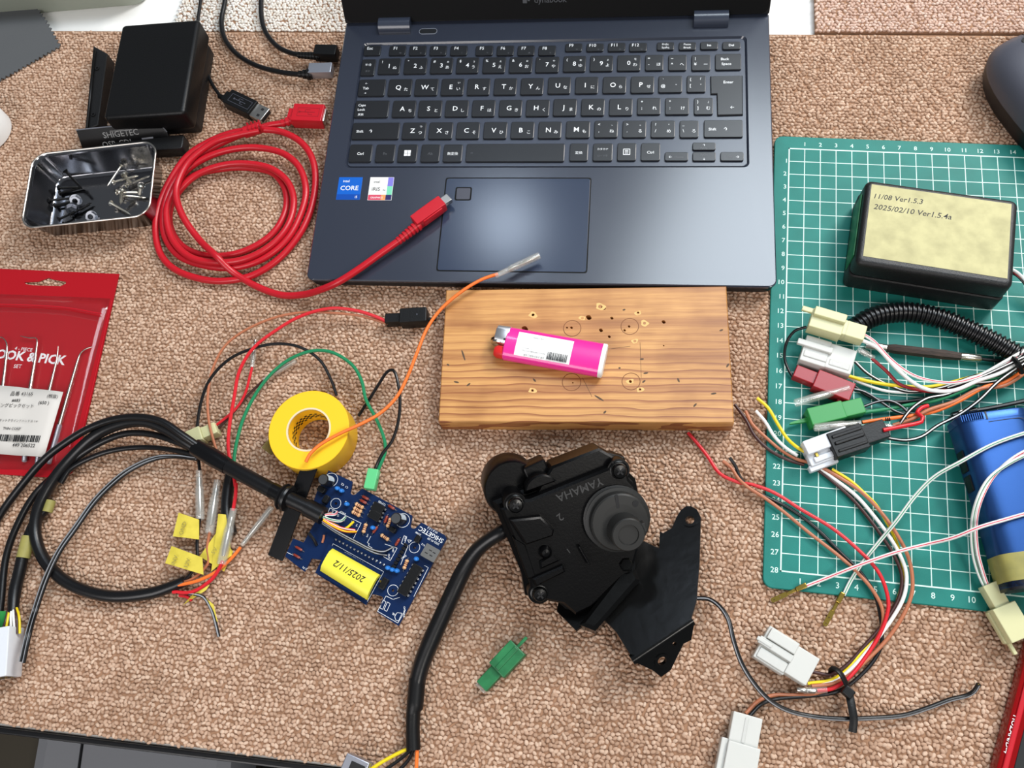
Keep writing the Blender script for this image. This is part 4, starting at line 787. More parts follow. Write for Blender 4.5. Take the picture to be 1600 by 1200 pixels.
wire(ha, [(314, 700, 1.7), (285, 680, 2.1), (255, 660, 2.3), (221, 652, 2.3), (180, 655, 2.1), (140, 669, 1.8), (105, 690, 1.5), (70, 717, 1.2), (35, 757, .8), (5, 797, .5), (-25, 845, .4)], .24, 'black_rubber', name='sheath', n=12)
wire(ha, [(310, 706, 1.4), (280, 692, 1.6), (240, 679, 1.5), (200, 677, 1.4), (165, 688, 1.2), (130, 708, 1.0), (95, 735, .8), (55, 772, .6), (25, 825, .5), (9, 873, .45), (1, 945, .4), (-5, 985, .4)], .21, 'black_rubber', name='sheath', n=12)
wire(ha, [(312, 712, 1.35), (270, 703, 1.2), (230, 699, .9), (187, 702, .8), (150, 712, .8), (110, 733, .8), (95, 755, .8)], .17, 'black_rubber', name='sheath', n=10)
wire(ha, [(306, 716, 1.3), (272, 712, 1.1), (240, 715, .8), (200, 733, .5), (170, 757, .45), (145, 783, .5), (115, 825, .9), (95, 853, 1.15), (80, 880, 1.2), (66, 912, .9), (52, 955, .7), (42, 990, 1.7), (32, 1034, 1.75)], .105, 'black_wire', 'grey_line', n=10)
wire(ha, [(308, 718, 1.25), (274, 714, 1.05), (242, 718, .75), (203, 736, .48), (173, 760, .42), (148, 786, .5), (118, 828, .85), (98, 856, 1.12), (84, 882, 1.15), (71, 913, .86), (57, 955, .65), (47, 990, 1.66), (37, 1036, 1.72)], .105, 'black_wire', 'grey_line', n=10)
# short sheath to the white connector at the left edge
wire(ha, [(78, 790, .5), (55, 815, .5), (38, 860, .5), (30, 895, .5), (23, 925, .5), (20, 958, .6)], [.25, .3, .34, .36, .36, .3], 'black_rubber', name='sheath', n=14)
wire(ha, [(45, 838, .5), (36, 872, .5)], .40, 'olive_tape', name='tape_wrap', n=14); wire(ha, [(80, 782, .55), (74, 800, .55)], .3, 'olive_tape', name='tape_wrap', n=14)
for a, b, c, m in ((12, 962, 8, 'yellow_wire'), (17, 957, 17, 'white_wire'), (21, 956, 23, 'white_wire'), (26, 957, 27, 'dkbrown_wire'), (30, 958, 31, 'yellow_wire'), (8, 966, 1, 'dkbrown_wire')): wire(ha, [(20 + (a - 20) * .6, 950, .7), (a, b + 6, .95), (c, 990, .95)], .07, m)
q, M, L = conn(ha, (10, 986), (5, 1062), .2, [(0, 1, -1.0, 1.15, 0, 1.45)], 'bluish', label='white multi-pin connector')
ob('pin_opening', MB().box(L - .02, L + .01, -.9, 1.0, .2, 1.2, .02, M), M_['olive'], q, world=True)
pn = MB()
for k in (-.5, 0, .5, .85):
    for zz in (.45, .95): pn.box(L - .1, L + .03, k - .04, k + .04, zz - .1, zz + .1, .01, M)
ob('pins', pn, M_['brass'], q, world=True)
tag(ha, [(0, 955, .6), (11, 955, .6), (9, 985, .5), (0, 990, .4)], 'green_pl')
# rubber grommet in a loose black end plate
e0, e1 = at(478, 720, 2.6), at(420, 874, .9)
EM = frame(e0, e1); el = (e1 - e0).length
ep = thing('end_plate', 'black enclosure end plate threaded on the harness above the circuit board', 'end plate', EM)
ob('plate', MB().rbox(el, 1.0, .16, .05, .03, T(el / 2, 0, -.9) ), M_['black_gloss'], ep)
g_ = pframe((443, 776), (470, 788), 1.8)[0]
ob('grommet', MB().lathe([(.55, -.12), (.78, -.1), (.82, 0), (.7, .08), (.7, .2), (.82, .26), (.78, .38), (.55, .42)], 24, g_ @ RY(90)), M_['black_rubber'], ep, world=True)
# coloured branches
wire(ha, [(368, 760, 1.0), (364, 735, .9), (357, 705, 1.0), (358, 670, 1.1), (366, 620, 1.2), (374, 580, 1.3), (395, 545, 1.3), (430, 517, 1.2), (470, 494, 1.1), (515, 482, 1.0), (555, 485, .9), (585, 494, .8), (606, 503, .7)], .11, 'red_wire')
wire(ha, [(346, 735, .8), (342, 715, .8), (334, 690, .9), (326, 655, 1.0), (325, 615, 1.0), (333, 575, 1.0), (352, 540, 1.0), (385, 515, 1.0), (430, 496, .9), (475, 488, .8), (520, 489, .8), (565, 494, .7), (606, 506, .6)], .085, 'copper_wire')
wire(ha, [(312, 735, .7), (309, 705, .8), (308, 670, .9), (315, 625, 1.0), (330, 590, 1.1), (360, 560, 1.2), (400, 543, 1.1), (435, 537, 1.0), (470, 543, .9), (500, 563, .6), (518, 595, .35), (526, 618, .2)], .1, 'black_wire')
wire(ha, [(372, 750, .9), (366, 728, .9), (368, 700, .9), (380, 655, .8), (400, 615, .7), (425, 583, .8), (455, 560, .8), (490, 548, .9), (520, 551, .9), (550, 570, .8), (565, 595, .8), (572, 625, .8), (588, 655, .7), (600, 685, .6), (602, 705, .6), (594, 727, .8), (586, 745, 1.35)], .11, 'green_wire')
wire(ha, [(560, 650, .2), (575, 627, .4), (592, 600, .8), (605, 581, 1.1), (614, 578, 1.2), (620, 590, 1.2), (625, 625, 1.0), (622, 660, .8), (612, 690, .7), (598, 708, .8), (588, 728, .9), (582, 745, 1.35)], .1, 'black_wire')
q, M, L = conn(ha, (587, 736), (580, 767), 1.07, [(0, 1, -.33, .33, 0, .6), (.1, .5, -.36, .36, .1, .5)], 'green_lt', label='pale green two-way connector')
q, M, L = conn(ha, (604, 505), (684, 500), .15, [(.02, .34, -.32, .32, 0, .8), (.32, .84, -.5, .5, 0, 1.05), (.78, .98, -.1, .1, -.02, .25)], 'black', label='black two-way spade connector')
ob('lock_pip', MB().lathe([(.05, 0), (.05, .02)], 8, M @ T(L * .66, 0, 1.05)), M_['mouse'], q, world=True)
wire(ha, [(333, 668, .5), (350, 655, .55), (370, 637, .5), (383, 615, .5), (390, 590, .6), (394, 574, .6)], .09, 'red_wire'); bullet(ha, (394, 574), (397, 540), .6, .6, .2, metal=(.2, .98))
ob('bullet_pin', MB().lathe([(.07, 0), (.12, .1), (.12, .35), (.09, .42), (.12, .5), (.10, .62)], 12, pframe((398, 545), (400, 523), .6)[0] @ RY(90)), M_['tin'], ha, world=True)
wire(ha, [(340, 670, .4), (360, 650, .4), (385, 620, .4), (413, 593, .4)], .085, 'dkbrown_wire'); bullet(ha, (411, 594), (462, 563), .4, .4, .19)
q, M, L = conn(ha, (345, 673), (297, 694), .1, [(0, .45, -.38, .38, 0, .8), (.45, 1, -.48, .48, 0, .95)], 'cream', label='cream two-way connector')
# bullets, flags and sleeve at the lower end
bullet(ha, (311, 735), (313, 812), .6, .5, .28); bullet(ha, (340, 750), (327, 833), .6, .5, .3); bullet(ha, (365, 795), (346, 882), .9, .8, .3); bullet(ha, (378, 852), (425, 792), .4, .8, .2, metal=(.05, .95))
wire(ha, [(362, 835, .35), (354, 800, .4), (357, 760, .5), (362, 735, .6)], .34, 'black_rubber', name='sheath', n=12)
wire(ha, [(369, 755, 1.0), (368, 775, 1.0), (364, 798, .95)], .11, 'red_wire'); wire(ha, [(348, 876, .8), (340, 893, .7), (328, 908, .6), (300, 925, .5), (270, 925, .45)], .11, 'red_wire')
wire(ha, [(276, 915, .6), (310, 907, .65), (338, 893, .6), (362, 872, .5), (376, 855, .45)], .10, 'orange_wire'); wire(ha, [(328, 830, .5), (324, 855, .4), (325, 880, .4), (300, 905, .4), (275, 912, .4)], .09, 'copper_wire'); wire(ha, [(312, 810, .5), (308, 845, .3), (307, 880, .3), (290, 905, .35), (270, 913, .4)], .1, 'black_wire')
wire(ha, [(276, 926, .45), (300, 928, .45), (318, 933, .4), (330, 952, .35), (336, 970, .3), (342, 995, .2)], .1, 'black_wire', 'grey_line'); wire(ha, [(280, 930, .3), (292, 932, .25), (300, 938, .2)], .11, 'red_wire')
fl = [tag(ha, [(279, 801, .75), (311, 812, .8), (311, 843, .7), (270, 838, .6)], lift=.06), tag(ha, [(268, 853, .7), (316, 871, .85), (318, 898, .7), (258, 880, .6)], lift=.1), tag(ha, [(341, 803, .75), (353, 804, .75), (362, 868, .55), (330, 893, .5)], lift=.05), tag(ha, [(341, 828, .5), (364, 862, .5), (350, 893, .3), (312, 869, .4)], lift=.1),
      tag(ha, [(328, 913, .5), (322, 922, .5), (285, 946, .1), (300, 930, .6)]), tag(ha, [(314, 928, .4), (324, 936, .45), (333, 952, .4), (326, 944, .4)]), tag(ha, [(326, 938, .45), (334, 945, .4), (340, 972, .3), (333, 965, .35)])]
for f_i, s, px, py, a, zz in ((0, 'GND', 289, 826, 80, .84), (1, 'INV', 276, 876, 75, .86), (1, '12V', 296, 880, 78, .9), (2, '5V', 338, 862, 62, .76)):
    p = MW[ha.name].inverted() @ at(px, py, zz); text(fl[f_i], 'handwriting', mat('pencil_grey', C(150, 138, 70), .6), [(s, p.x, p.y, .26, a, 'C')], p.z + .03)
# long orange wire
wire(ha, [(478, 722, 2.6), (484, 710, 2.6), (500, 695, 2.5), (530, 678, 2.4), (565, 662, 2.2), (595, 645, 2.0), (620, 620, 1.9), (637, 588, 1.9), (652, 550, 2.0), (668, 512, 2.0), (690, 482, 2.0), (722, 455, 2.1), (752, 437, 2.1), (778, 428, 2.05)], .105, 'orange_wire', n=10)
bullet(ha, (774, 431), (843, 399), 2.05, 2.1, .24, metal=(.3, .99))

# ------------------------------------------------------------------ servo motor with bracket
nv = Vector((.20, -.45, .87)).normalized(); t0 = at(805, 788, 5.45)
I0 = CAM_POS + ray(967, 735) * ((t0 - CAM_POS).dot(nv) / ray(967, 735).dot(nv))
uv = (I0 - t0).normalized(); vv = nv.cross(uv); VM = Matrix((uv, vv, nv)).transposed().to_4x4(); VM.translation = t0; ul = (I0 - t0).length
sm_ = thing('servo_motor', 'black servo motor with pulley and steel bracket in the front middle of the desk', 'motor', VM)
V = lambda px, py, z=0.0: lc(VM, px, py, z)
vl = V(843, 927).y     # negative
cov = [V(783, 796), V(822, 781), V(828, 781), V(952, 731), V(957, 722), V(977, 727), V(984, 750), V(994, 760), V(1004, 812), V(1000, 850), V(985, 905), V(925, 950), V(900, 962), V(880, 945), V(832, 935), V(827, 905)]
cov = [(p.x, p.y) for p in cov]
cov_c = (sum(p[0] for p in cov) / len(cov), sum(p[1] for p in cov) / len(cov))
ob('cover', MB().slab(cov, -1.1, -.05, b=.14), M_['motor'], sm_)
big = inset(cov if area2(cov) > 0 else cov[::-1], -.28)
ob('housing', MB().slab(big, -2.0, -1.0, b=.2), M_['motor'], sm_)
for (px, py) in ((805, 788), (967, 735), (843, 927)):
    p = V(px, py, -.1); q = ob('screw_boss', MB().slab(circle(.62, 20, p.x, p.y), -2.6, -.16), M_['motor'], sm_)
    h = ob('screw', MB().lathe([(.5, -.2), (.52, -.1), (.46, -.06), (.40, -.06), (.40, .1), (.34, .2), (.05, .24)], 20, T(p.x, p.y, .02)), M_['steel_black'], sm_)
    c_ = MB(); Mx = T(p.x, p.y, .2) @ RZ(25); c_.box(-.22, .22, -.05, .05, 0, .075, .01, Mx); c_.box(-.05, .05, -.22, .22, 0, .075, .01, Mx); ob('cross_slot', c_, M_['print_black'], h)
p = V(800, 762, -2.2); ob('motor_can', MB().lathe([(1.4, -4.6), (1.58, -4.4), (1.6, -2.0), (1.5, -1.85)], 32, T(p.x, p.y, 0)), M_['motor'], sm_)
p = V(838, 735, -1.6); ob('lug', MB().rbox(1.3, .9, 1.6, .15, .1, T(p.x, p.y, -3.0) @ RZ(6)), M_['motor'], sm_); p = V(842, 752, -.8); ob('arched_rib', MB().slab([(p.x + .95 * math.cos(R_(a)), p.y - .55 + .95 * math.sin(R_(a))) for a in range(20, 165, 12)], -1.4, -.5, b=.08), M_['motor'], sm_)
pm = [V(*q, -.9) for q in ((862, 728), (935, 700), (975, 722), (950, 735), (830, 782))]; ob('top_wall', MB().slab([(q.x, q.y) for q in pm], -2.6, -.75, b=.12), M_['motor'], sm_)
# pulley
p = V(967, 814, .7); q = V(984, 841, 2.0)
pl = MB(); pl.lathe([(1.75, -.1), (1.8, .1), (1.62, .16), (1.58, .3), (1.74, .36), (1.76, .5), (1.6, .54)], 40, T(p.x, p.y, 0)); pl.lathe([(1.56, .5), (1.56, 1.0), (1.48, 1.08), (1.0, 1.1)], 40, T(p.x, p.y, 0))
pu = ob('pulley', pl, M_['pulley'], sm_); ob('pulley_hub', MB().lathe([(.92, .9), (.88, 2.15), (.82, 2.22), (.55, 2.22), (.52, 2.12), (.05, 2.12)], 32, T(q.x * .6 + p.x * .4, q.y * .6 + p.y * .4, 0)), M_['pulley'], pu)
kx, ky = q.x * .6 + p.x * .4, q.y * .6 + p.y * .4
ob('key_notch', MB().rbox(.3, .5, .5, .05, .03, T(kx + .85, ky + .1, 1.65)), M_['pulley'], pu); ob('cable_slot', MB().rbox(.16, .75, .03, .05, .01, T(p.x + .15, p.y + 1.18, 1.085) @ RZ(-8)), M_['print_black'], pu); ob('cable_hole', MB().lathe([(.17, 0), (.17, .03)], 12, T(p.x + 1.05, p.y + .75, 1.085)), M_['print_black'], pu)
# cable guide blocks
def guide(cs, z0, z1, nm='guide_rail'): ob(nm, MB().slab([(V(*c, z1).x, V(*c, z1).y) for c in cs], z0, z1, b=.09), M_['motor'], sm_)
guide(((797, 813), (845, 808), (866, 828), (864, 838), (822, 852), (812, 836)), -1.0, .45); guide(((832, 905), (880, 884), (884, 894), (838, 917)), -1.0, .3); guide(((800, 838), (822, 850), (840, 905), (824, 905)), -1.2, -.02, 'side_wall')
p = V(853, 864, .3); ob('rounded_knob', MB().lathe([(.36, -.2), (.34, .15), (.2, .33), (.04, .36)], 18, T(p.x, p.y, 0)), M_['motor'], sm_); guide(((843, 878), (862, 866), (876, 876), (845, 890)), -.2, .12, 'knob_ramp')
p = V(912, 866, .1); ob('rib', MB().rbox(.1, 1.2, .5, .04, .03, T(p.x, p.y, -.1) @ RZ(12)), M_['motor'], sm_)
TYM = VM; p = V(905, 763, 0); a_ = V(873, 776, 0); b_ = V(935, 752, 0)
text(sm_, 'embossed_lettering', M_['emboss'], [('YAMAHA', p.x, p.y + .12, .45, 180 + math.degrees(math.atan2(b_.y - a_.y, b_.x - a_.x)), 'C')], -.035)
p = V(872, 804); text(sm_, 'embossed_lettering', M_['emboss'], [('2', p.x, p.y, .42, 200, 'C')], -.035)
p = V(886, 858); text(sm_, 'embossed_lettering', M_['emboss'], [('1', p.x, p.y, .3, 200, 'C')], -.035)
# folded bracket (world frame)
F0, fl_ = pframe((996, 1028), (1083, 970), 2.3)
BMx, FM = F0 @ RX(-17), F0 @ RX(42); rb_, cut = .3, .17
br = [lc(BMx, *c, 0) for c in ((985, 835), (1001, 843), (1030, 857), (1031, 830), (1036, 833), (1050, 825), (1057, 808), (1064, 797), (1072, 791), (1080, 791), (1089, 796), (1095, 808), (1093, 880), (1088, 940), (1083, 970), (1040, 999), (996, 1028), (984, 1022), (962, 986), (935, 960), (900, 985), (870, 955), (880, 900))]
hb = lc(BMx, 1078, 813, 0); ob('bracket_plate', MB().slab([(p.x, max(p.y, cut)) for p in br], -.2, 0, [circle(.25, 16, hb.x, hb.y)], BMx), M_['steel_black'], sm_, world=True)
fo = [lc(FM, *c, 0) for c in ((996, 1028), (1083, 970), (1080, 1000), (1068, 1006), (1048, 1047), (1033, 1058), (1021, 1048), (1000, 1038), (986, 1026))]; h1 = lc(FM, 1034, 1032, 0); h2 = lc(FM, 1054, 1006, 0)
ob('bracket_flange', MB().slab([(p.x, min(p.y, -cut)) for p in fo], -.2, 0, [circle(.27, 16, h1.x, h1.y), circle(.12, 12, h2.x, h2.y)], FM), M_['steel_black'], sm_, world=True)
cy_, cz_ = .345 * math.sin(R_(12.5)), -.345 * math.cos(R_(12.5))
ob('bend', MB().tube([F0 @ Vector((-.3, cy_, cz_)), F0 @ Vector((fl_ + .02, cy_, cz_))], rb_, 28, smooth=False), M_['steel_black'], sm_, world=True)
for Mx, h in ((BMx, hb), (FM, h1)): ob('eyelet', MB().slab(circle(.42, 20), -.02, .05, [circle(.25, 16)], Mx @ T(h.x, h.y, 0)), M_['steel_black'], sm_, world=True)
ob('bracket_upright', MB().slab([(p.x, p.y) for p in (at(985, 870, 2.6), at(1000, 905, 2.6), at(930, 985, 2.6), at(905, 975, 2.6))], .05, 2.4, b=.2), M_['steel_black'], sm_, world=True)
nb = at(979, 881, 3.0); ob('hex_bolt', MB().slab(circle(.36, 6, nb.x, nb.y), 2.3, 2.9, b=.06), M_['steel_black'], sm_, world=True); ob('washer', MB().slab(circle(.5, 20, nb.x, nb.y), 2.2, 2.4, b=.03), M_['steel_black'], sm_, world=True)
wire(sm_, [(800, 822, 2.8), (783, 832, 2.9), (765, 843, 2.7), (745, 860, 2.4), (725, 890, 2.0), (708, 925, 1.7), (692, 960, 1.4), (674, 1000, 1.1), (660, 1035, .9), (652, 1065, .75), (648, 1100, .7)], [.34, .42, .40, .42, .46, .48, .48, .5, .48, .46, .42], 'black_rubber', name='lead_sheath', n=14); wire(sm_, [(652, 1060, .75), (648, 1105, .7), (646, 1110, .68), (645, 1140, .6), (646, 1172, .55)], [.47, .47, .4, .39, .4], 'black', name='shrink_sleeve', n=14)
for pts, m in ((((642, 1168, .5), (620, 1178, .5), (590, 1195, .6), (570, 1210, .7)), 'yellow_wire'), (((644, 1170, .6), (628, 1184, .6), (606, 1200, .7), (590, 1212, .8)), 'black_wire'), (((647, 1170, .5), (638, 1188, .5), (622, 1205, .6), (612, 1216, .6)), 'black_wire'), (((652, 1170, .6), (651, 1190, .6), (650, 1215, .6)), 'orange_wire')): wire(sm_, pts, .1, m)
q, M, L = conn(sm_, (545, 1184), (580, 1200), .5, [(0, 1, -.6, .3, 0, .8)], 'alu', label='grey connector half out of frame'); ob('opening', MB().box(.3 * L, .9 * L, -.5, .05, .78, .82, .01, M), M_['print_black'], q, world=True)

# ------------------------------------------------------------------ loose green connector
GC, L = pframe((752, 1078), (822, 1003), .0); gc = thing('connector', 'loose dark green two-way connector in front of the motor', 'connector', GC)
k = MB(); k.box(.05 * L, .45 * L, -.34, .42, .02, .75, .05); k.box(.38 * L, .86 * L, -.55, .6, .0, .95, .06); k.box(.4 * L, .84 * L, -.1, .2, .9, 1.02, .05); ob('housing', k, M_['green_dk'], gc)
ob('latch', MB().box(.82 * L, 1.06 * L, -.02, .16, .55, .75, .04), M_['green_dk'], gc); ob('seal', MB().box(0, .07 * L, -.3, .38, .08, .66, .04), M_['clear'], gc)

# ------------------------------------------------------------------ right-hand harness with corrugated tube
rh = thing('wiring_harness', 'multicoloured wiring harness in corrugated black tube lying across the cutting mat', 'wiring harness', T(*at(1400, 560, .2)))
cp = [(1335, 512, .9), (1362, 496, 1.0), (1395, 489, 1.0), (1430, 489, 1.0), (1470, 498, 1.0), (1510, 514, 1.0), (1550, 533, 1.0), (1585, 552, 1.0), (1625, 574, 1.0), (1660, 595, 1.0)]
P_, _ = spline([at(*q) for q in cp], .07)
tang = [(P_[min(i + 1, len(P_) - 1)] - P_[max(i - 1, 0)]).normalized() for i in range(len(P_))]; R2 = []
for i, (p, t) in enumerate(zip(P_, tang)):
    u = (Vector((0, 0, 1)) - t * t.z).normalized(); v = t.cross(u); r = .62 if i % 4 < 2 else .5
    R2.append([p + (u * math.cos(2 * math.pi * j / 18) + v * math.sin(2 * math.pi * j / 18)) * r for j in range(18)])
ob('corrugated_tube', MB().rings(R2), M_['black_rubber'], rh, world=True, angle=30)
wire(rh, [(1578, 555, 1.0), (1590, 568, 1.9), (1597, 582, 1.3)], .16, 'black', name='cable_tie', n=6)
end = lambda k: [(1560 + k[0], 580 + k[1], k[2]), (1598 + k[0], 556 + k[1], k[2] + .1), (1640 + k[0], 530 + k[1], k[2] + .1)]
Wr = [
 ([(1346, 521, 1.6), (1365, 533, 1.6), (1390, 560, 1.4), (1420, 583, 1.2), (1450, 594, 1.2), (1490, 598, 1.2), (1525, 590, 1.2)] + end((0, -4, 1.3)), .1, 'white_wire', 'pink_line'),
 ([(1345, 531, 1.5), (1370, 543, 1.5), (1400, 575, 1.3), (1430, 600, 1.1), (1455, 610, 1.1), (1490, 610, 1.1), (1530, 594, 1.2)] + end((4, 2, 1.4)), .115, 'white_wire', None),
 ([(1362, 560, .9), (1385, 580, .8), (1405, 600, .7), (1430, 608, .7), (1460, 612, .7), (1500, 603, .8)] + end((-4, 2, 1.0)), .1, 'red_dark', None),
 ([(1318, 585, .6), (1345, 593, .6), (1380, 600, .6), (1420, 604, .5), (1455, 604, .5), (1500, 594, .7)] + end((-8, -2, .9)), .11, 'yellow_wire', None),
 ([(1322, 588, .5), (1350, 600, .45), (1385, 611, .4), (1425, 613, .4), (1470, 608, .5), (1515, 596, .8)] + end((-6, 4, .8)), .09, 'white_wire', None),
 ([(1336, 565, .9), (1355, 583, .7), (1385, 600, .5), (1420, 612, .5), (1470, 606, .6), (1515, 590, .9)] + end((-10, 0, 1.1)), .1, 'black_wire', 'white_wire'),
 ([(1330, 600, .4), (1360, 620, .35), (1400, 628, .35), (1450, 622, .4), (1500, 606, .7), (1540, 588, .9)] + end((-2, 6, 1.0)), .1, 'black_wire', None),
 ([(1344, 645, .5), (1380, 640, .5), (1420, 633, .6), (1460, 626, .8), (1500, 612, .9), (1540, 592, 1.0)] + end((4, 10, 1.0)), .12, 'green_wire', None),
 ([(1345, 637, .6), (1370, 628, .7), (1390, 626, .8), (1410, 636, .7), (1422, 652, .6), (1415, 665, .6)], .085, 'black_wire', 'grey_line'),
 ([(1327, 607, .9), (1350, 612, .9), (1375, 627, .7), (1400, 643, .5), (1430, 650, .5), (1455, 642, .6)], .085, 'black_wire', 'grey_line'),
 ([(1347, 660, 1.1), (1380, 655, 1.0), (1420, 650, .8), (1460, 643, .8), (1500, 626, .9), (1540, 604, 1.0)] + end((8, 18, .9)), .11, 'orange_wire', None),
 ([(1395, 665, .8), (1425, 655, .9), (1450, 641, 1.0), (1490, 628, .9), (1530, 608, 1.0)] + end((10, 22, .9)), .12, 'copper_wire', None),
 ([(1380, 672, 1.5), (1410, 666, 1.4), (1440, 659, 1.3), (1442, 652, 1.3), (1433, 645, 1.1), (1440, 637, 1.0), (1450, 634, .9)], .12, 'red_wire', None),
 ([(1405, 664, .8), (1418, 645, 1.2), (1432, 632, 1.2), (1450, 622, 1.1), (1480, 616, 1.0), (1520, 600, 1.0)] + end((0, 14, 1.0)), .1, 'black_wire', 'white_wire'),
 ([(1383, 684, .8), (1415, 688, .5), (1440, 682, .5), (1465, 665, .7), (1500, 647, .9), (1530, 625, 1.1), (1560, 596, 1.3), (1600, 568, 1.5), (1640, 545, 1.5)], .105, 'black_wire', 'white_wire'),
 ([(1260, 511, 1.3), (1242, 517, 1.0), (1229, 535, .7), (1226, 560, .5), (1233, 580, .5), (1240, 590, .5)], .09, 'black_wire', None),
 ([(1500, 600, .8), (1540, 582, 1.1), (1570, 565, 1.4), (1600, 548, 1.5), (1640, 528, 1.5)], .1, 'white_wire', None),
 ([(1480, 606, .9), (1530, 590, 1.2), (1570, 572, 1.6), (1602, 557, 1.7), (1640, 540, 1.6)], .1, 'black_wire', 'white_wire'),
]
for pts, r, m, s in Wr: wire(rh, pts, r, m, s, n=10)
# its connectors
q, M, L = conn(rh, (1262, 506), (1346, 531), 1.0, [(.0, .6, -.62, .62, 0, 1.05), (.02, .6, .1, .66, .2, 1.3), (.58, 1.0, -.48, .5, .05, .95), (-.2, .06, .3, .62, .75, .95), (.66, .68, -.5, .52, .04, .97)], 'cream', label='cream four-way connector')
q, M, L = conn(rh, (1250, 552), (1328, 576), .2, [(0, .5, -.85, .85, 0, 1.0), (.48, 1, -.8, .8, 0, .95), (-.14, .55, .05, .42, .9, 1.18), (.04, .5, -.55, -.15, .9, 1.06), (.55, .95, -.6, -.2, .9, .99)], 'milky', label='translucent white connector')
ob('terminal', MB().box(.62 * L, .78 * L, -.5, -.35, .96, 1.0, .01, M), M_['tin'], q, world=True)
q, M, L = conn(rh, (1238, 587), (1326, 622), .2, [(0, .42, -.3, .5, 0, .7), (.36, 1.0, -.55, .62, 0, .95)], 'red_dark', label='dark red two-way connector')
ob('latch', MB().box(.82 * L, 1.28 * L, -.72, -.52, .4, .65, .05, M), M_['red_dark'], q, world=True)
q, M, L = conn(rh, (1257, 660), (1343, 640), .2, [(.02, .64, -.55, .5, 0, 1.1), (.62, 1.0, -.48, .45, 0, .95)], 'green_pl', label='bright green two-way connector')
ob('latch', MB().slab([(-.30 * L, -.02), (.05 * L, -.14), (.05 * L, .14), (-.28 * L, .06)], .25, .5, M=M), M_['green_pl'], q, world=True)
bullet(rh, (1327, 606), (1242, 630), 1.1, .9, .25, metal=(.2, .72)); bullet(rh, (1345, 661), (1272, 668), 1.3, 1.2, .25, metal=(.08, .66)); 
bullet(rh, (1366, 560), (1340, 545), .9, 1.0, .2)
MK = MB(); 
for i in range(3): MK.tube([at(1383 + 3 * i, 655.5, 1.02), at(1384.2 + 3 * i, 655.3, 1.02)], .118, 8, smooth=False)
ob('wire_mark', MK, M_['print_black'], rh, world=True)
q, M, L = conn(rh, (1292, 704), (1378, 676), .45, [(.0, .6, -.78, .7, 0, 1.15), (.06, .58, -.1, .1, 1.1, 1.25), (.06, .58, -.55, -.38, 1.1, 1.22), (.06, .58, .3, .5, 1.1, 1.22), (.55, 1.0, -.55, .55, .1, 1.0), (.1, .66, .62, .9, .3, .8)], 'black', label='black four-way connector with ribs')
bullet(rh, (1400, 668), (1368, 664), .9, .7, .2)

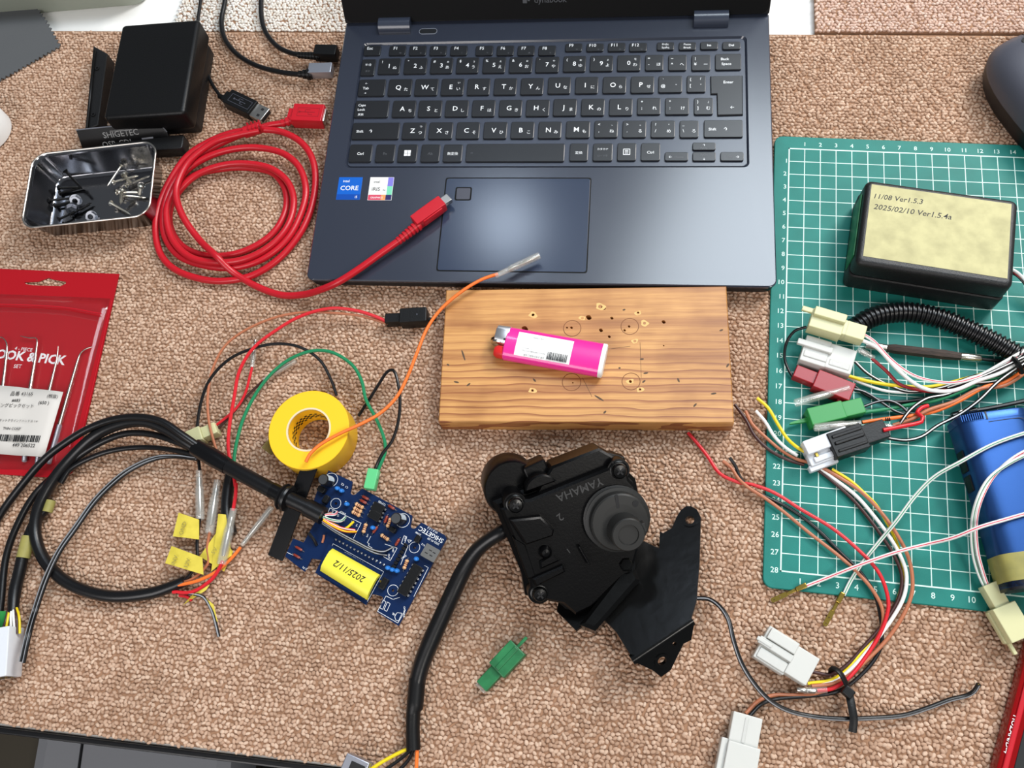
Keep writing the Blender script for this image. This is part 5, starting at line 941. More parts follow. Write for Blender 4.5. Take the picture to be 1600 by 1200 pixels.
# ------------------------------------------------------------------ harness with white connectors, front right
wh = thing('wiring_harness', 'tied bundle of cut wires with white connectors at the front right of the desk', 'wiring harness', T(*at(1310, 1060, 0)))
q, M, L = conn(wh, (1256, 716), (1322, 692), .35, [(0, 1.0, -.1, .72, .1, 1.15), (.0, 1.0, -.72, .1, .1, .7), (-.05, .6, -.98, -.62, .05, .55), (.1, 1, -.62, -.3, .6, .85)], 'bluish', label='white connector mated with the black one')
ob('terminal', MB().box(.16 * L, .22 * L, -.35, -.05, .7, .9, .01, M), M_['brass'], q, world=True)
G = [
 ([(1183, 622, .5), (1200, 637, .5), (1215, 662, .5), (1230, 685, .6), (1247, 700, .8), (1260, 707, .8)], .1, 'yellow_wire', None),
 ([(1181, 642, .4), (1195, 658, .4), (1210, 682, .45), (1228, 700, .6), (1246, 712, .8)], .1, 'white_wire', None),
 ([(1165, 642, .3), (1175, 662, .3), (1195, 682, .3), (1220, 703, .4), (1244, 717, .6), (1262, 722, .5)], .1, 'copper_wire', None),
 ([(1148, 632, .25), (1165, 655, .25), (1180, 682, .3), (1205, 705, .35), (1235, 720, .5), (1256, 726, .4)], .1, 'dkbrown_wire', None),
 ([(1280, 728, .5), (1310, 745, .55), (1345, 768, .6), (1372, 795, .6), (1395, 825, .7), (1415, 860, .7), (1424, 890, .7), (1425, 925, .7), (1412, 960, .7), (1385, 1000, .6), (1345, 1040, .6), (1325, 1056, .6), (1300, 1068, .5), (1268, 1072, .5)], .105, 'copper_wire', None),
 ([(1276, 728, .4), (1306, 750, .45), (1338, 775, .5), (1362, 802, .5), (1385, 832, .6), (1405, 865, .6), (1416, 895, .6), (1413, 930, .6), (1395, 965, .6), (1365, 1005, .6), (1335, 1040, .6), (1310, 1060, .5), (1270, 1073, .4)], .105, 'white_wire', None),
 ([(1270, 728, .35), (1302, 753, .4), (1332, 780, .4), (1356, 808, .45), (1378, 838, .5), (1398, 870, .5), (1409, 900, .5), (1404, 935, .5), (1380, 975, .5), (1350, 1010, .5), (1322, 1040, .5), (1298, 1054, .45), (1270, 1050, .4)], .1, 'dkbrown_wire', None),
 ([(1300, 733, .5), (1330, 752, .55), (1355, 775, .6), (1368, 788, .5), (1385, 815, .45), (1405, 860, .4), (1410, 910, .4), (1380, 985, .4), (1345, 1020, .5), (1325, 1045, .5), (1300, 1062, .5), (1262, 1068, .4)], .09, 'yellow_wire', None),
 ([(1075, 676, .2), (1090, 693, .2), (1105, 712, .2), (1125, 740, .25), (1155, 754, .4), (1175, 757, .45), (1210, 770, .5), (1250, 795, .5), (1300, 825, .6), (1340, 858, .7), (1370, 890, .8), (1384, 920, .8), (1388, 950, .8), (1375, 990, .7), (1350, 1030, .7), (1325, 1060, .75), (1300, 1076, .6), (1277, 1079, .5)], .105, 'red_wire', None),
 ([(1129, 720, .5), (1143, 731, .4), (1154, 748, .5), (1170, 762, .6), (1195, 778, .5), (1225, 800, .45), (1265, 833, .45), (1310, 868, .5), (1340, 895, .55), (1362, 920, .6), (1378, 950, .6), (1378, 980, .6), (1355, 1020, .6), (1325, 1058, .5), (1280, 1082, .4), (1240, 1086, .3), (1210, 1086, .3), (1185, 1095, .35), (1165, 1115, .5)], .1, 'copper_wire', None),
 ([(1140, 715, .6), (1149, 728, .5), (1156, 745, .45), (1172, 763, .35), (1200, 778, .3), (1235, 795, .3), (1275, 825, .3), (1315, 865, .35), (1345, 895, .4), (1365, 925, .45), (1375, 960, .4), (1378, 1000, .4), (1370, 1025, .4), (1345, 1055, .4), (1310, 1080, .3), (1260, 1088, .3), (1215, 1092, .3), (1190, 1100, .35), (1172, 1118, .5)], .1, 'black_wire', None),
]
for pts, r, m, s in G: wire(wh, pts, r, m, s, n=10)
q, M, L = conn(wh, (1186, 1003), (1264, 1052), .15, [(0, .6, -.95, .95, 0, .9), (.04, .58, .25, .85, .85, 1.25), (-.06, .6, -.2, .2, .8, 1.15), (.04, .58, -.85, -.3, .8, 1.0), (.58, 1.0, -.8, .8, .05, 1.05)], 'milky', label='white six-way connector')
ob('latch', MB().box(-.1 * L, .2 * L, -.12, .1, .95, 1.2, .05, M), M_['milky'], q, world=True)
q, M, L = conn(wh, (1164, 1117), (1146, 1215), .15, [(.0, .52, -.72, .78, 0, 1.05), (.46, 1.0, -.72, .92, 0, 1.2), (.44, 1.0, -1.05, -.66, 0, .95), (.05, .45, -.1, .1, 1.0, 1.08)], 'milky', label='white two-way connector at the bottom')
ob('ferrule', MB().lathe([(.12, 0), (.14, .1), (.13, .2), (.15, .3), (.12, .45), (.15, .5), (.14, .85), (.09, .95)], 12, pframe((1274, 1080), (1217, 1075), .6)[0] @ RY(90)), M_['tin'], wh, world=True); wire(wh, [(1292, 1078, .6), (1255, 1079, .55)], .17, 'clear', name='clear_sleeve', n=12)
ct, L = pframe((1303, 1046), (1322, 1080), .9)
tie = MB().tube([at(1299, 1050, .25), at(1301, 1043, .9), at(1312, 1050, 1.1), at(1322, 1068, 1.1), at(1328, 1082, .9), at(1326, 1086, .2)], .2, 8, flat=.45); tie.box(-.2, .35, -.24, .24, -.1, .5, .06, pframe((1321, 1080), (1330, 1088), .75)[0])
tie.tube([at(1327, 1084, .9), at(1331, 1105, 1.0), at(1334, 1125, 1.0), at(1332, 1144, .9)], .22, 8, flat=.35); ob('cable_tie', tie, M_['black'], wh, world=True, label='black cable tie with its tail')

# ------------------------------------------------------------------ loose black wire
lw = thing('loose_wire', 'single black wire running from behind the bracket to the front right', 'wire', T(*at(1300, 1110, 0)))
wire(lw, [(1070, 936, .4), (1088, 935, .5), (1107, 936, .6), (1125, 948, 1.1), (1138, 968, 1.4), (1146, 1000, 1.5), (1158, 1035, 1.4), (1176, 1065, 1.2), (1200, 1092, 1.0), (1228, 1109, .8), (1262, 1118, .6), (1310, 1123, .6), (1360, 1122, .5), (1410, 1118, .4), (1450, 1106, .4), (1485, 1093, .35), (1510, 1087, .35), (1522, 1080, .5), (1529, 1069, .8)], .125, 'black_wire', 'grey_line', n=12)
ob('cut_end', MB().lathe([(.07, 0), (.07, .03)], 8, pframe((1528.5, 1070), (1529.5, 1067), .8)[0] @ RY(90)), M_['brass'], lw, world=True)

# ------------------------------------------------------------------ small tool, lead, blue box
pt = pframe((1352, 540), (1560, 564), .52); td_ = thing('hobby_knife', 'slim brown handled precision tool lying behind the harness on the cutting mat', 'tool', pt[0]); L = pt[1]; A_ = RY(90)
ob('handle', MB().lathe([(.22, .16 * L), (.3, .22 * L), (.31, .6 * L), (.24, .72 * L)], 8, A_), M_['scribble'], td_); ob('ferrule', MB().lathe([(.24, 0), (.25, .1 * L), (.2, .17 * L), (.22, .2 * L)], 14, A_), M_['tin'], td_); ob('collet', MB().lathe([(.24, .72 * L), (.27, .75 * L), (.24, .86 * L), (.2, .87 * L)], 14, A_), M_['silver_screw'], td_); ob('shaft', MB().lathe([(.1, .86 * L), (.1, 1.1 * L)], 10, A_), M_['black'], td_)
bl = thing('test_lead', 'thin black lead with a crimped tip behind the blue metal box', 'lead', T(*at(1540, 640, .2)))
wire(bl, [(1520, 642, .5), (1545, 638, .5), (1575, 632, .5), (1610, 624, .5), (1650, 612, .5)], .13, 'black_wire'); wire(bl, [(1488, 650, .45), (1505, 645, .48), (1525, 641, .5)], .2, 'black_gloss', name='sleeve', n=12); ob('crimp', MB().lathe([(.13, 0), (.16, .1), (.12, .25), (.15, .4), (.1, .55)], 10, pframe((1512, 641), (1503, 643), .62)[0] @ RY(90)), M_['tin'], bl, world=True)
ub = [at(1483, 652, 2.4), at(1592, 639, 2.4)]; u1 = at(1545, 905, 2.2)
UM = frame(Vector((at(1486, 662, 1.4).x, at(1486, 662, 1.4).y, .2)), Vector((at(1594, 648, 1.4).x, at(1594, 648, 1.4).y, .2))); bb_ = thing('metal_box', 'blue anodised metal battery box with olive tape round its foot', 'battery box', UM)
uw = (at(1594, 648, 1.4) - at(1486, 662, 1.4)).length; pE = lc(UM, 1545, 918, 1.2); ulen = -pE.y + .35
mb = MB()
def ubox(y0, y1, gr=0.0): return MB().rings([[(uw / 2 + x, y, z + 1.25) for x, z in ell(uw + 2 * gr, 2.4 + 2 * gr, 36, 4.5)] for y in (y0, y1)][::-1])
ob('body', ubox(0.0, -ulen + .15), M_['blue_alu'], bb_, angle=40); ob('end_cap', MB().rings([[(uw / 2 + x * k, y, z * k + 1.25) for x, z in ell(uw, 2.4, 36, 4.5)] for y, k in ((-.35, 1.012), (.05, 1.012), (.12, .97))][::-1]), M_['blue_alu'], bb_)
kn = MB()
for i in range(11): kn.box(.10 + i * .11, .15 + i * .11, -.3, .08, 2.3 + min(.17, .03 * i), 2.38 + min(.17, .032 * i), .01)
ob('knurling', kn, M_['blue_alu'], bb_); ob('gap', MB().box(uw * .36, uw * .36 + .1, -.36, .1, 2.4, 2.478, .01), M_['deck_edge'], bb_)
ob('seam', MB().tube([(uw * .38, -.5, 2.455), (uw * .8, -.5, 2.455), (uw * .88, -.62, 2.45), (uw * .9, -1.0, 2.43)], .02, 6), M_['deck_edge'], bb_)
for y0, y1 in ((-1.7, -2.9), (-3.1, -4.0)): ob('side_button', MB().rbox(.12, abs(y1 - y0), .8, .05, .04, T(-.02, (y0 + y1) / 2, .85)), M_['black'], bb_)
ob('tape_band', ubox(-ulen + 1.85, -ulen + .45, .025), M_['olive_tape'], bb_, label='olive paper tape wrapped round the foot'); ob('foot_cap', ubox(-ulen + .45, -ulen + .0, .0), M_['deck_edge'], bb_)

# ------------------------------------------------------------------ leads with brass tags, cream connector
l1 = thing('wire_lead', 'white wire with red stripe ending in a flat brass terminal, left of the pair', 'wire', T(*at(1300, 915, 0)), 'white leads with brass terminals')
wire(l1, [(1254, 918, .35), (1290, 904, .5), (1330, 888, 1.0), (1370, 873, 1.3), (1410, 860, 1.45), (1450, 850, 1.6), (1490, 840, 2.3), (1530, 824, 2.85), (1570, 812, 2.9), (1605, 802, 2.9), (1650, 790, 2.9)], .105, 'white_wire', 'pink_line', n=12)
l2 = thing('wire_lead', 'white wire with green stripe ending in a flat brass terminal, right of the pair', 'wire', T(*at(1330, 925, 0)), 'white leads with brass terminals')
wire(l2, [(1318, 930, .35), (1330, 906, .45), (1347, 880, .6), (1375, 845, .95), (1400, 815, 1.5), (1430, 775, 1.8), (1460, 745, 2.2), (1500, 722, 2.75), (1550, 695, 2.9), (1600, 677, 2.9), (1650, 664, 2.9)], .105, 'white_wire', 'green_line', n=12)
def brass_tag(th, a, b, z):
    M, L = pframe(a, b, z, .12); m = MB(); m.box(0, .3 * L, -.14, .14, -.06, .16, .05, M); m.box(.3 * L, .55 * L, -.09, .09, -.05, .06, .03, M); m.slab([(.55 * L, -.13), (.97 * L, -.13), (L, -.06), (L, .06), (.97 * L, .13), (.55 * L, .13)], -.03, .03, [circle(.04, 8, .75 * L, 0), circle(.035, 8, .92 * L, 0)], M); ob('brass_terminal', m, M_['brass'], th, world=True)
brass_tag(l1, (1260, 914), (1205, 939), .35); brass_tag(l2, (1317, 926), (1288, 978), .35)
cl = thing('connector_lead', 'cream connector with white striped wires curving over the blue metal box', 'connector', T(*at(1545, 940, 0)))
wire(cl, [(1545, 920, .9), (1536, 895, 1.1), (1527, 860, 1.5), (1525, 815, 2.2), (1533, 780, 2.8), (1552, 745, 2.9), (1580, 718, 2.9), (1612, 700, 2.9), (1650, 685, 2.9)], .1, 'white_wire', 'pink_line', n=12); wire(cl, [(1540, 920, .85), (1528, 893, .9), (1520, 860, 1.3), (1519, 815, 2.1), (1528, 778, 2.85), (1545, 748, 3.05), (1575, 725, 3.05), (1612, 707, 3.05), (1650, 694, 3.0)], .1, 'white_wire', 'green_line', n=12)
q, M, L = conn(cl, (1537, 915), (1587, 1000), .35, [(0, .42, -.42, .42, .1, .85), (.4, 1.0, -.68, .62, 0, 1.05), (.95, 1.2, -.62, -.42, .15, .4), (.42, .98, -.78, -.6, .1, .5)], 'cream', label='cream two-way connector')

# ------------------------------------------------------------------ red clear tool case, bottom right
rc_ = [at(*c, .9) for c in ((1540, 1215), (1558, 1130), (1590, 1030), (1608, 960), (1720, 985), (1660, 1225))]
RM = frame(Vector((at(1540, 1215, 0).x, at(1540, 1215, 0).y, 0)), Vector((at(1608, 960, 0).x, at(1608, 960, 0).y, 0))); rcs = thing('tool_case', 'clear red plastic tool case with white lettering at the bottom right corner', 'case', RM)
rl = (rc_[3] - rc_[0]).length
ob('case_body', MB().box(0, rl, -4, 0, 0, 1.0, .12), M_['red_clear'], rcs); ob('rail', MB().box(0, rl * .68, -.5, -.22, .95, 1.12, .06), M_['red'], rcs); ob('dark_insert', MB().box(0, rl * .6, -1.5, -.75, .9, 1.03, .03), M_['mouse_dk'], rcs); ob('hinge_pin', MB().rbox(.6, .5, .4, .15, .1, T(rl * .70, -.35, .85)), M_['red'], rcs)
p = lc(RM, 1573, 1150, 1.05); text(rcs, 'lettering', M_['print_white'], [('HOZAN/D-4', p.x + .15, p.y - .05, .25, 180, 'C')], 1.05)

# ------------------------------------------------------------------ hook and pick pouch
HM0 = at(0, 745, .12); HM1 = at(108, 746, .12)
HM = frame(Vector((at(0, 744, 0).x, at(0, 744, 0).y, 0)), Vector((at(108, 748, 0).x, at(108, 748, 0).y, 0))); hp = thing('tool_pouch', 'red hook and pick set pouch at the left edge of the desk', 'pouch', HM)
H2 = lambda px, py, z=.1: lc(HM, px, py, z)
ho = [H2(*c) for c in ((186, 428), (-90, 416), (-120, 742), (0, 741), (60, 745), (100, 747), (112, 738), (122, 712), (150, 590))]
hh = [H2(*c) for c in ((38, 441), (41, 444), (55, 446), (95, 447), (103, 443), (103, 440), (84, 437), (76, 434), (70, 436), (60, 440))]
ob('red_card', MB().slab([(p.x, p.y) for p in ho], 0.02, .10, [[(p.x, p.y) for p in hh]]), M_['pouch'], hp)
fo_ = [H2(*c, .4) for c in ((172, 462), (-85, 455), (-115, 735), (0, 733), (92, 737), (108, 718), (140, 600))]; fo_ = [(p.x, p.y) for p in fo_]
cx_ = sum(p[0] for p in fo_) / len(fo_); 
a0, b0, c0_, d0 = [H2(*c, .15) for c in ((-85, 456), (172, 466), (104, 735), (-115, 730))]
g = []
for j in range(15):
    r_ = []
    for i in range(19):
        p = a0.lerp(b0, i / 18).lerp(d0.lerp(c0_, i / 18), j / 14); e = min(1, 4 * min(i, 18 - i) / 18) * min(1, 5 * min(j, 14 - j) / 14)
        r_.append(Vector((p.x, p.y, .13 + e * (.34 + .09 * math.sin(i * 1.9 + j * .35) + .03 * math.sin(j * 1.3)))))
    g.append(r_)
ob('clear_bag', MB().sheet(g, .012), M_['film'], hp, angle=180)
zz = [H2(*c, .3) for c in ((-40, 487), (40, 489), (100, 493), (157, 503))]
ob('zip_ridge', MB().tube([(p.x, p.y, .4) for p in zz], .05, 8), M_['film'], hp); ob('zip_ridge', MB().tube([(p.x, p.y + .55, .4) for p in zz], .05, 8), M_['red'], hp)
for c0x, c1x in ((0, 1),):
    pp = [H2(*c, .35) for c in ((172, 468), (158, 530), (140, 612), (120, 690), (104, 734))]; ob('heat_seal', MB().tube([(p.x, p.y, .14) for p in pp], .035, 6), M_['red'], hp)
p1_, p2_, p3_ = H2(47, 547), H2(47, 573), H2(25, 577)
e_a = H2(13, 543); ang = lambda a, b: math.degrees(math.atan2(b.y - a.y, b.x - a.x))
text(hp, 'lettering', M_['print_white'], [('4 - PIECE', H2(36, 548).x, H2(36, 548).y, .24, ang(H2(13, 543), H2(58, 548)), 'C'), ('HOOK & PICK', H2(101, 570).x, H2(101, 570).y, .64, ang(H2(0, 556), H2(100, 566)), 'R'), ('SET', H2(27, 575).x, H2(27, 575).y, .26, 0, 'C')], .104)
hl_ = [H2(*c, .68) for c in ((98, 612), (-40, 598), (-60, 706), (68, 714))]
gr = [[Vector((*(hl_[1].lerp(hl_[0], i / 10).lerp(hl_[2].lerp(hl_[3], i / 10), j / 4)).xy, .68 + .05 * math.sin(i * 1.7))) for i in range(11)] for j in range(5)]
q = ob('price_label', MB().sheet(gr, .02), M_['price'], hp, angle=180, label='white barcode label')
h = lambda px, py: (H2(px, py, .6).x, H2(px, py, .6).y)
text(q, 'print', M_['print_black'], [('品番 43165', *h(53, 619), .27, 1, 'R'), ('(税抜)', *h(92, 623), .24, -2, 'R'), ('#683', *h(33, 629), .2, 0, 'R'), ('(650 )', *h(78, 633), .22, 0, 'R'), ('リングピックセット', *h(54, 638), .24, 0, 'R'), ('ネットクラインドハンドル 1ヶ', *h(61, 661), .16, 0, 'R'), ('TNN CORP', *h(34, 673), .17, 0, 'R'), ('449 206522', *h(56, 700), .23, 0, 'R')], .75)
brc = MB(); x0_, y0_ = h(63, 691); x1_, y1_ = h(65, 679); xx = x0_; rb = random.Random(9)
while xx > x0_ - 3.6: wd = rb.choice((.03, .05, .09)); brc.box(xx - wd, xx, y0_ - .05, y0_ + .4, .735, .747, .001); xx -= wd + rb.choice((.03, .06))
ob('barcode', brc, M_['print_black'], q)
def pick(tip, neck, knurl, foot, bend, label):
    t = thing('pick', label, 'pick', T(*at(knurl[0], knurl[1], .3)), 'steel picks inside the red pouch')
    P = [at(*c, .34) for c in tip] + [at(*neck, .34), at(*knurl, .34)]
    nt_ = len(tip); ob('shaft', MB().tube(P, [.03] + [.05] * (nt_ - 1) + [.075, .13], 10, step=.15), M_['silver_screw'], t, world=True)
    Mx, L = pframe(knurl, foot, .34); pr = []
    for i in range(int(L / .06)): pr += [(.15, i * .06), (.165, i * .06 + .03)]
    ob('knurled_handle', MB().lathe([(.1, -.02)] + pr + [(.1, L)], 10, Mx @ RY(90)), M_['alu'], t, world=True); return t
pick([(144, 542), (135, 545), (127, 551)], (122, 562), (93, 664), (76, 725), 0, 'steel pick with a slightly bent tip, rightmost in the pouch')
pick([(91, 541), (90, 552)], (87, 570), (66, 655), (58, 728), 0, 'straight pointed steel pick, second from the right in the pouch')
pick([(32, 525), (45, 528), (57, 529)], (57, 545), (47, 610), (38, 722), 0, 'steel pick bent to a right angle at its tip in the pouch')
pick([(-8, 540), (0, 527), (9, 533)], (11, 545), (0, 640), (-10, 722), 0, 'hooked steel pick at the left edge of the pouch')

# ------------------------------------------------------------------ red usb cable
ru = thing('usb_cable', 'coiled red usb cable left of the laptop with one end on its palm rest', 'cable', T(*at(370, 330, 0)))
r_ = .235
coil = [(446, 192, .85), (420, 196, .8), (398, 203, .9), (365, 207, .9), (330, 220, .8), (295, 242, .6), (268, 278, .5), (250, 318, .35), (243, 355, .3), (250, 395, .3), (272, 420, .3), (310, 435, .3), (350, 439, .3), (395, 430, .35), (435, 405, .4), (467, 368, .45), (485, 330, .5), (493, 285, .6), (488, 248, .7), (470, 222, .75), (440, 206, .85), (405, 202, .9)]
coil2 = [(405, 203, 1.1), (370, 213, 1.0), (330, 232, .8), (292, 258, .6), (265, 297, .5), (255, 335, .5), (258, 370, .5), (280, 400, .5), (320, 415, .5), (365, 418, .5), (410, 405, .5), (448, 375, .5), (470, 335, .5), (478, 298, .6), (468, 262, .65), (443, 240, .7), (405, 231, .75), (365, 233, .8), (325, 245, .8), (290, 268, .7), (268, 305, .6), (260, 335, .8), (270, 375, .8), (298, 402, .8), (340, 410, .85), (385, 404, .85), (425, 382, .8), (450, 352, .75), (459, 315, .7), (450, 285, .7), (425, 264, .75), (390, 256, .8), (350, 258, .8), (310, 272, .8), (283, 295, .7), (266, 325, .3), (268, 360, .25), (290, 388, .25), (330, 400, .25), (380, 393, .25), (425, 366, .25), (446, 330, .25), (445, 295, .25), (425, 270, .28), (385, 262, .28), (345, 264, .28), (305, 274, .28), (278, 298, .27), (262, 330, .25)]
tail = [(405, 204, 1.2), (375, 210, 1.25), (335, 222, 1.25), (298, 250, 1.2), (278, 285, 1.2), (276, 310, 1.2), (288, 342, 1.1), (312, 375, .9), (338, 400, 1.3), (352, 415, .9), (368, 428, .5), (400, 447, .3), (440, 461, .28), (475, 460, .6), (503, 452, 1.25), (530, 440, 1.75), (560, 421, 1.9), (595, 396, 2.0), (625, 375, 2.05)]
for nm, pts in (('cable', coil), ('cable', coil2), ('cable', tail)): wire(ru, pts, r_, 'red', name=nm, n=12)
wire(ru, [(407, 199, 1.0), (396, 203, 1.05), (382, 207, 1.05)], .42, 'red', name='cable_tie', n=12); 
for i in range(4): ob('tie_rib', MB().tube([at(386 + 6 * i, 193 - 1.4 * i, 1.0), at(389 + 6 * i, 202 - 1.6 * i, 1.5), at(392 + 6 * i, 211 - 1.6 * i, .9)], .09, 6), M_['red'], ru, world=True)
def ribbed(th, a, b, za, zb, r0, r1, n, m, name='strain_relief'):
    M, L = pframe(a, b, za, zb); pr = []
    for i in range(n):
        r = r0 + (r1 - r0) * i / (n - 1); x = L * i / n; pr += [(r, x), (r, x + L / n * .6), (r * .82, x + L / n * .65), (r * .82, x + L / n * .98)]
    return ob(name, MB().lathe(pr, 14, M @ RY(90)), M_[m], th, world=True)
ribbed(ru, (440, 193), (462, 186), .85, .85, .28, .36, 3, 'red')
q, M, L = conn(ru, (455, 187), (510.5, 189), .35, [(0.0, .2, -.45, .45, .05, .75), (.15, 1.0, -.72, .72, 0, .95)], 'red', label='red moulded usb plug'); ob('usb_shell', MB().box(L * .98, L + .1, -.55, .55, .25, .72, .03, M), M_['tin'], q, world=True)
us = MB()
def usb_mark(us, M, x, z, s=1.0, fl=1):
    us.box(x - .55 * s, x + .55 * s, -.025 * s, .025 * s, z, z + .012, .002, M); us.lathe([(.09 * s, z), (.09 * s, z + .012)], 10, M @ T(x - .6 * s, 0, 0))
    us.box(x - .2 * s, x - .15 * s, 0, .2 * s, z, z + .012, .002, M); us.box(x - .15 * s, x + .2 * s, .18 * s, .22 * s, z, z + .012, .002, M); us.box(x + .05 * s, x + .1 * s, -.2 * s, 0, z, z + .012, .002, M); us.box(x + .1 * s, x + .38 * s, -.22 * s, -.18 * s, z, z + .012, .002, M)
usb_mark(us, M, L * .58, .95); us.slab([(L * .3, -.36), (L * .9, -.36), (L * .9, .36), (L * .3, .36)], .95, .96, [[(L * .3 + .03, -.33), (L * .9 - .03, -.33), (L * .9 - .03, .33), (L * .3 + .03, .33)]], M); ob('embossed_mark', us, M_['red_dark'], q, world=True)
ribbed(ru, (622, 377), (656, 350), 2.05, 2.1, .28, .38, 7, 'red')
q, M, L = conn(ru, (650, 354), (694, 322), 1.75, [(0, 1.0, -.42, .42, 0, .8), (.2, .85, -.5, .5, .1, .7)], 'red', label='red mini usb plug'); ob('plug_tip', MB().box(L * .98, L + .55, -.3, .3, .2, .6, .04, M), M_['tin'], q, world=True); ob('plug_opening', MB().box(L + .53, L + .56, -.24, .24, .26, .54, .02, M), M_['print_black'], q, world=True)

# ------------------------------------------------------------------ black cables at the top
uc = thing('usb_cable', 'thin black usb cable with its plug lying on the carpet', 'cable', T(*at(330, 120, 0)))
wire(uc, [(318, -40, .5), (313, 5, .4), (309, 35, .4), (310, 65, .35), (318, 98, .3), (332, 132, .4), (347, 154, .5)], .13, 'black_wire', n=10)
ribbed(uc, (343, 150), (360, 160), .5, .55, .2, .32, 3, 'black')
q, M, L = conn(uc, (356, 158), (402, 180), .15, [(0.0, .2, -.4, .4, .1, .75), (.14, 1.0, -.62, .62, 0, .9)], 'black', label='black moulded usb plug'); us = MB(); usb_mark(us, M, L * .58, .9, .9); us.slab([(L * .25, -.34), (L * .92, -.34), (L * .92, .34), (L * .25, .34)], .9, .91, [[(L * .25 + .03, -.31), (L * .92 - .03, -.31), (L * .92 - .03, .31), (L * .25 + .03, .31)]], M); ob('embossed_mark', us, M_['mouse'], q, world=True)
s_ = ob('usb_shell', MB().box(L * .98, L + 1.05, -.58, .58, .22, .68, .03, M), M_['tin'], q, world=True)
hq = MB()
for sy in (-1, 1): hq.box(L + .5, L + .72, sy * .28 - .1, sy * .28 + .1, .67, .69, .004, M)
hq.box(L + 1.03, L + 1.056, -.5, .5, .3, .6, .01, M); ob('shell_window', hq, M_['print_black'], q, world=True)
cc_ = thing('charging_cable', 'black cable with a silver plug in the left side of the laptop', 'cable', T(*at(400, 100, 0)))
wire(cc_, [(357, -40, .5), (351, 5, .4), (346, 35, .35), (352, 62, .3), (372, 86, .3), (402, 103, .4), (440, 113, .6), (475, 117, .8)], .19, 'black_wire', n=12)
ribbed(cc_, (467, 116), (488, 116), .8, .8, .24, .42, 3, 'black'); q, M, L = conn(cc_, (486, 116), (522, 115), .5, [(0, 1, -.45, .45, 0, .7)], 'alu', name='plug_shell', label='silver aluminium plug shell')
ca = thing('power_cable', 'black cable with a ribbed black plug in the left side of the laptop', 'cable', T(*at(430, 60, 0)))
wire(ca, [(410, -40, .5), (408, 0, .4), (409, 30, .35), (416, 52, .3), (434, 73, .4), (455, 83, .6), (472, 86, .8)], .19, 'black_wire', n=12)
ribbed(ca, (466, 86), (500, 88), .8, .8, .24, .3, 7, 'black'); q, M, L = conn(ca, (496, 89), (530, 90), .4, [(0, 1.0, -.45, .45, 0, .85)], 'black', name='plug_shell', label='black plug body')

# ------------------------------------------------------------------ black enclosure half top left
EC = [at(161, 186, 3.0), at(281, 178, 3.0), at(290, 28, 3.0), at(172, 42, 3.0)]
EF = frame(Vector((EC[0].x, EC[0].y, 0)), Vector((EC[1].x, EC[1].y, 0))); ew = (EC[1] - EC[0]).length; ed = (EC[3] - EC[0]).length
en = thing('enclosure', 'empty black plastic enclosure behind the metal screw tray', 'enclosure', EF @ T(0, 0, .08))
ob('cover_shell', MB().rbox(ew + .35, ed, 1.9, .3, .28, T(ew / 2 + .18, ed / 2, 1.1), bs=4), M_['black'], en); ob('lower_shell', MB().rbox(ew + .1, ed - 1.1, 1.2, .2, .1, T(ew / 2 + .2, ed / 2 - .0, 0)), M_['box_black'], en)
fl2 = [lc(EF, *c, 1.4) for c in ((143, 68), (165, 80), (150, 192), (130, 200))]
ob('mounting_flange', MB().slab([(p.x, p.y) for p in fl2], .0, 1.1, b=.06), M_['box_black'], en)
for c in ((153, 108), (147, 180)): p = lc(EF, *c, 1.15); ob('screw_post', MB().slab(circle(.16, 14, p.x, p.y), 1.0, 1.2, [circle(.09, 10, p.x, p.y)]), M_['box_black'], en)
fw = lc(EF, 141, 70, 1.9); fw2 = lc(EF, 128, 198, 1.9); ob('flange_wall', MB().tube([(fw.x, fw.y, 1.2), (fw2.x, fw2.y, 1.2)], .12, 6, smooth=False), M_['black'], en)
ob('foot_shell', MB().rbox(5.4, 1.2, 1.0, .2, .1, T(ew / 2 - .4, -.85, 0)), M_['box_black'], en)
ea, eb = at(119, 203, 2.0), at(248, 189, 2.0)
PMx = frame(ea, eb, Vector((0, 0, 1))) @ RX(52); 
pv = lambda px, py: lc(PMx, px, py, 0)
pl_ = [pv(*c) for c in ((119, 203), (247, 190), (261, 206), (268, 224), (268, 232), (130, 236))]
fp = ob('front_panel', MB().slab([(p.x, p.y) for p in pl_], -.16, 0, M=PMx), M_['black_gloss'], en, world=True, label='black printed front panel with pale edge')
ed_ = MB().tube([PMx @ Vector((p.x, p.y, .01)) for p in pl_[:3]], .045, 6, smooth=False); ob('pale_edge', ed_, M_['alu'], fp, world=True)
IM = MW[en.name].inverted() @ PMx; p = pv(190, 213); p2 = pv(184, 228); p3 = pv(190, 202)
text(fp, 'lettering', M_['print_grey'], [('SHIGETEC', p.x, p.y, .42, 0, 'C'), ('OSR-CDI', p2.x, p2.y, .40, 0, 'C'), ('PROGRAMMABLE IGNITION', p3.x, p3.y - .1, .1, 0, 'C')], .012, IM)
p = pv(231, 216); ob('slot', MB().box(p.x - .45, p.x + .4, p.y - .06, p.y + .06, -.05, .012, .01, PMx), M_['alu'], fp, world=True)

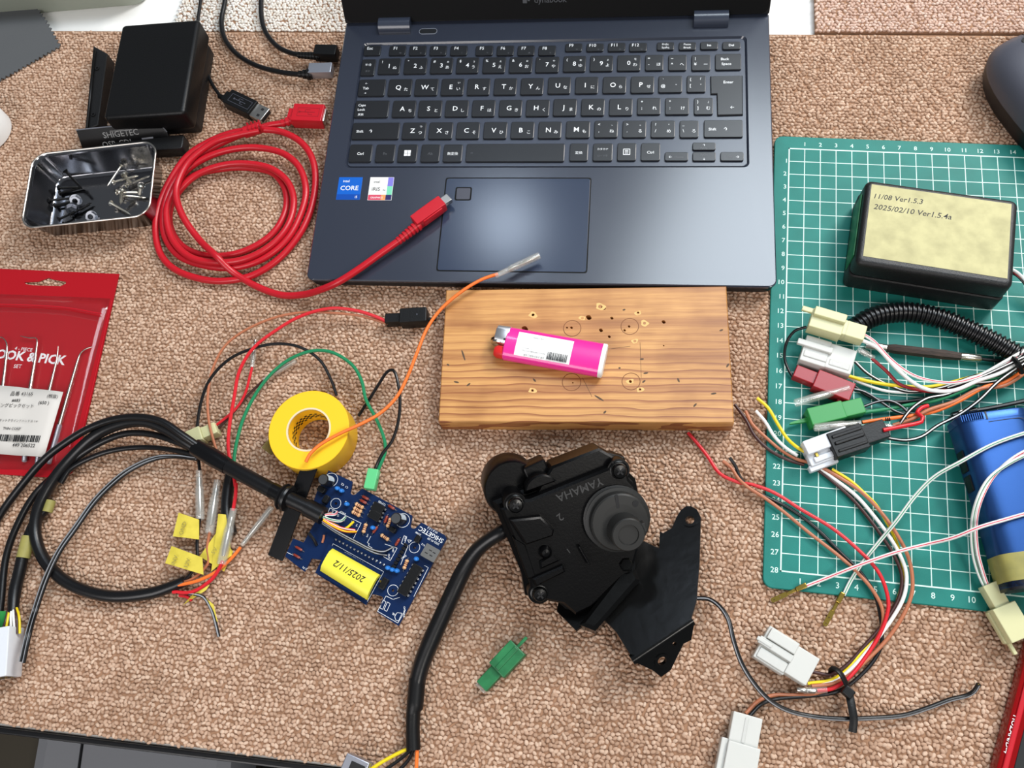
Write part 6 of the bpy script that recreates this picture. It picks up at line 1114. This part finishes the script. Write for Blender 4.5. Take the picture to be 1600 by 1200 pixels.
# ------------------------------------------------------------------ mouse
MC_ = at(1598, 150, 1.2); dirv = (at(1652, 218, 0) - at(1572, 120, 0)).normalized()
MOM = frame(Vector((at(1636, 181, 0).x, at(1636, 181, 0).y, 0)), Vector((at(1636, 181, 0).x, at(1636, 181, 0).y, 0)) + dirv); mo_ = thing('mouse', 'graphite computer mouse at the right edge behind the cutting mat', 'mouse', MOM)
ml, mw_, mh = 10.6, 6.4, 3.5
def mring(k, z, n=40): return [(ml / 2 * k * math.copysign(abs(math.cos(a)) ** (2 / 2.7), math.cos(a)), mw_ / 2 * k * math.copysign(abs(math.sin(a)) ** (2 / 2.7), math.sin(a)), z) for a in [2 * math.pi * i / n for i in range(n)]]
ob('lower_shell', MB().rings([mring(.9, 0.02), mring(.95, .3), mring(.99, 1.0), mring(1.0, 1.5)]), M_['mouse_dk'], mo_)
ob('upper_shell', MB().rings([mring(1.0, 1.5), mring(1.0, 1.7), mring(.96, 2.2), mring(.87, 2.7), mring(.74, 3.05), mring(.55, 3.3), mring(.32, 3.45), mring(.1, 3.5)], None, 0, True, True), M_['mouse'], mo_)
def msurf(x, y):
    k = (abs(2 * x / ml) ** 2.7 + abs(2 * y / mw_) ** 2.7) ** (1 / 2.7); return float(np.interp(k, [0, .1, .32, .55, .74, .87, .96, 1.0], [3.5, 3.5, 3.45, 3.3, 3.05, 2.7, 2.2, 1.7]))
ob('button_seam', MB().tube([(x, .0 + max(0, -4.2 - x) * .55, msurf(x, max(0, -4.2 - x) * .55)) for x in np.linspace(-5.2, -1.2, 21)], .035, 6, step=.5), M_['print_black'], mo_)
ob('scroll_wheel', MB().lathe([(.75, -.35), (.85, -.3), (.85, .3), (.75, .35)], 24, T(-3.4, 0, msurf(-3.4, 0) - .62) @ RX(90)), M_['mouse_dk'], mo_); ob('wheel_slot', MB().rbox(2.2, 1.0, .05, .45, .01, T(-3.4, 0, msurf(-3.4, 0) - .03) @ RY(-18)), M_['print_black'], mo_)

# ------------------------------------------------------------------ cloth, bin, jar at the upper left
def zig(a, b, n, amp=.12):
    a, b = Vector(a), Vector(b); d = (b - a); nn = Vector((-d.y, d.x)).normalized() * amp; return [tuple(a + d * (i / n) + (nn if i % 2 else -nn)) for i in range(n)]
CT = T(*at(30, 70, 0)); ct_ = thing('cloth', 'dark grey cleaning cloth with pinked edges at the upper left', 'cloth', CT)
K = [lc(CT, *c, .12).xy for c in ((-60, 14), (56, 9), (70, 30), (94, 72), (-10, 131), (-70, 120))]
zz_ = zig(K[1], K[2], 8) + zig(K[2], K[3], 14) + zig(K[3], K[4], 32) + [tuple(K[4]), tuple(K[5]), tuple(K[0])]
ob('fabric', MB().slab(zz_, .05, lambda x, y: .13 + .05 * math.sin(x * 1.1) * math.cos(y * .9)), M_['cloth'], ct_)
BN = T(*at(100, 4, -.55)); bn = thing('storage_tub', 'grey green plastic tub on the white desk at the top left', 'tub', BN)
a_ = lc(BN, 236, 13, .0); ob('tub_body', MB().rings([[(x, y, z) for x, y in rrect(16 - 2 * q, 9 - 2 * q, 1.2, 7, a_.x - 8, a_.y + 4.5)] for q, z in ((.5, 0), (.3, .2), (.1, 2.4), (0, 2.5), (0, 2.8), (.2, 2.8), (.35, 2.4), (.55, .3))]), M_['tub'], bn)
ob('dark_lining', MB().rbox(7.5, 7.6, .3, .6, .1, T(a_.x - 11.5, a_.y + 4.6, 2.3)), M_['olive'], bn)
JM = T(*at(-20, 208, 0)); jr = thing('jar', 'white round plastic jar at the left edge of the desk', 'jar', JM)
ob('jar_body', MB().lathe([(1.85, 0), (2.0, .1), (2.0, 1.6), (1.8, 1.9), (.5, 1.95)], 40), M_['white'], jr); ob('jar_lid', MB().lathe([(1.5, 1.9), (1.5, 2.2), (1.35, 2.3), (.2, 2.32)], 40), M_['white'], jr)

# ------------------------------------------------------------------ lettering, turned into meshes in one go
def flush_texts():
    cu = {}
    for _, _, _, ents, _, _ in TEXTS:
        for e in ents:
            if e[0] not in cu:
                s0 = e[0]
                c = bpy.data.curves.new('lettering', 'FONT'); c.body = e[0]; c.size = 1.0; c.resolution_u = 2; c.shear = .2 if 'Ver' in s0 or s0 == '2025/11/2' else 0; c.offset = .03 if s0 == 'HOOK & PICK' else .007 if max(map(ord, s0)) < 0x2000 else 0
                o = bpy.data.objects.new('lettering', c); COL.objects.link(o); cu[e[0]] = o
    bpy.context.view_layer.update(); dg = bpy.context.evaluated_depsgraph_get(); geo = {}
    for s, o in cu.items():
        ev = o.evaluated_get(dg); me = ev.to_mesh()
        vs = np.array([v.co[:2] for v in me.vertices]) if len(me.vertices) else np.zeros((0, 2)); geo[s] = (vs, [tuple(p.vertices) for p in me.polygons]); ev.to_mesh_clear()
    for o in cu.values(): c = o.data; bpy.data.objects.remove(o); bpy.data.curves.remove(c)
    for parent, name, m, ents, z, M in TEXTS:
        b = MB()
        for s, x, y, cap, turn, al in ents:
            vs, fs = geo[s]
            if not len(vs): continue
            k = cap / (.80 if any(ord(ch) > 0x2e80 for ch in s) else .70); v = vs * k; w_ = v[:, 0].max(); w0 = v[:, 0].min()
            v = v - np.array([{'L': w0, 'C': (w0 + w_) / 2, 'R': w_}[al], 0]); c, n = math.cos(R_(turn)), math.sin(R_(turn))
            b.add([(x + c * p[0] - n * p[1], y + n * p[0] + c * p[1], z) for p in v], fs, M)
        ob(name, b, m, parent, angle=180)
flush_texts()
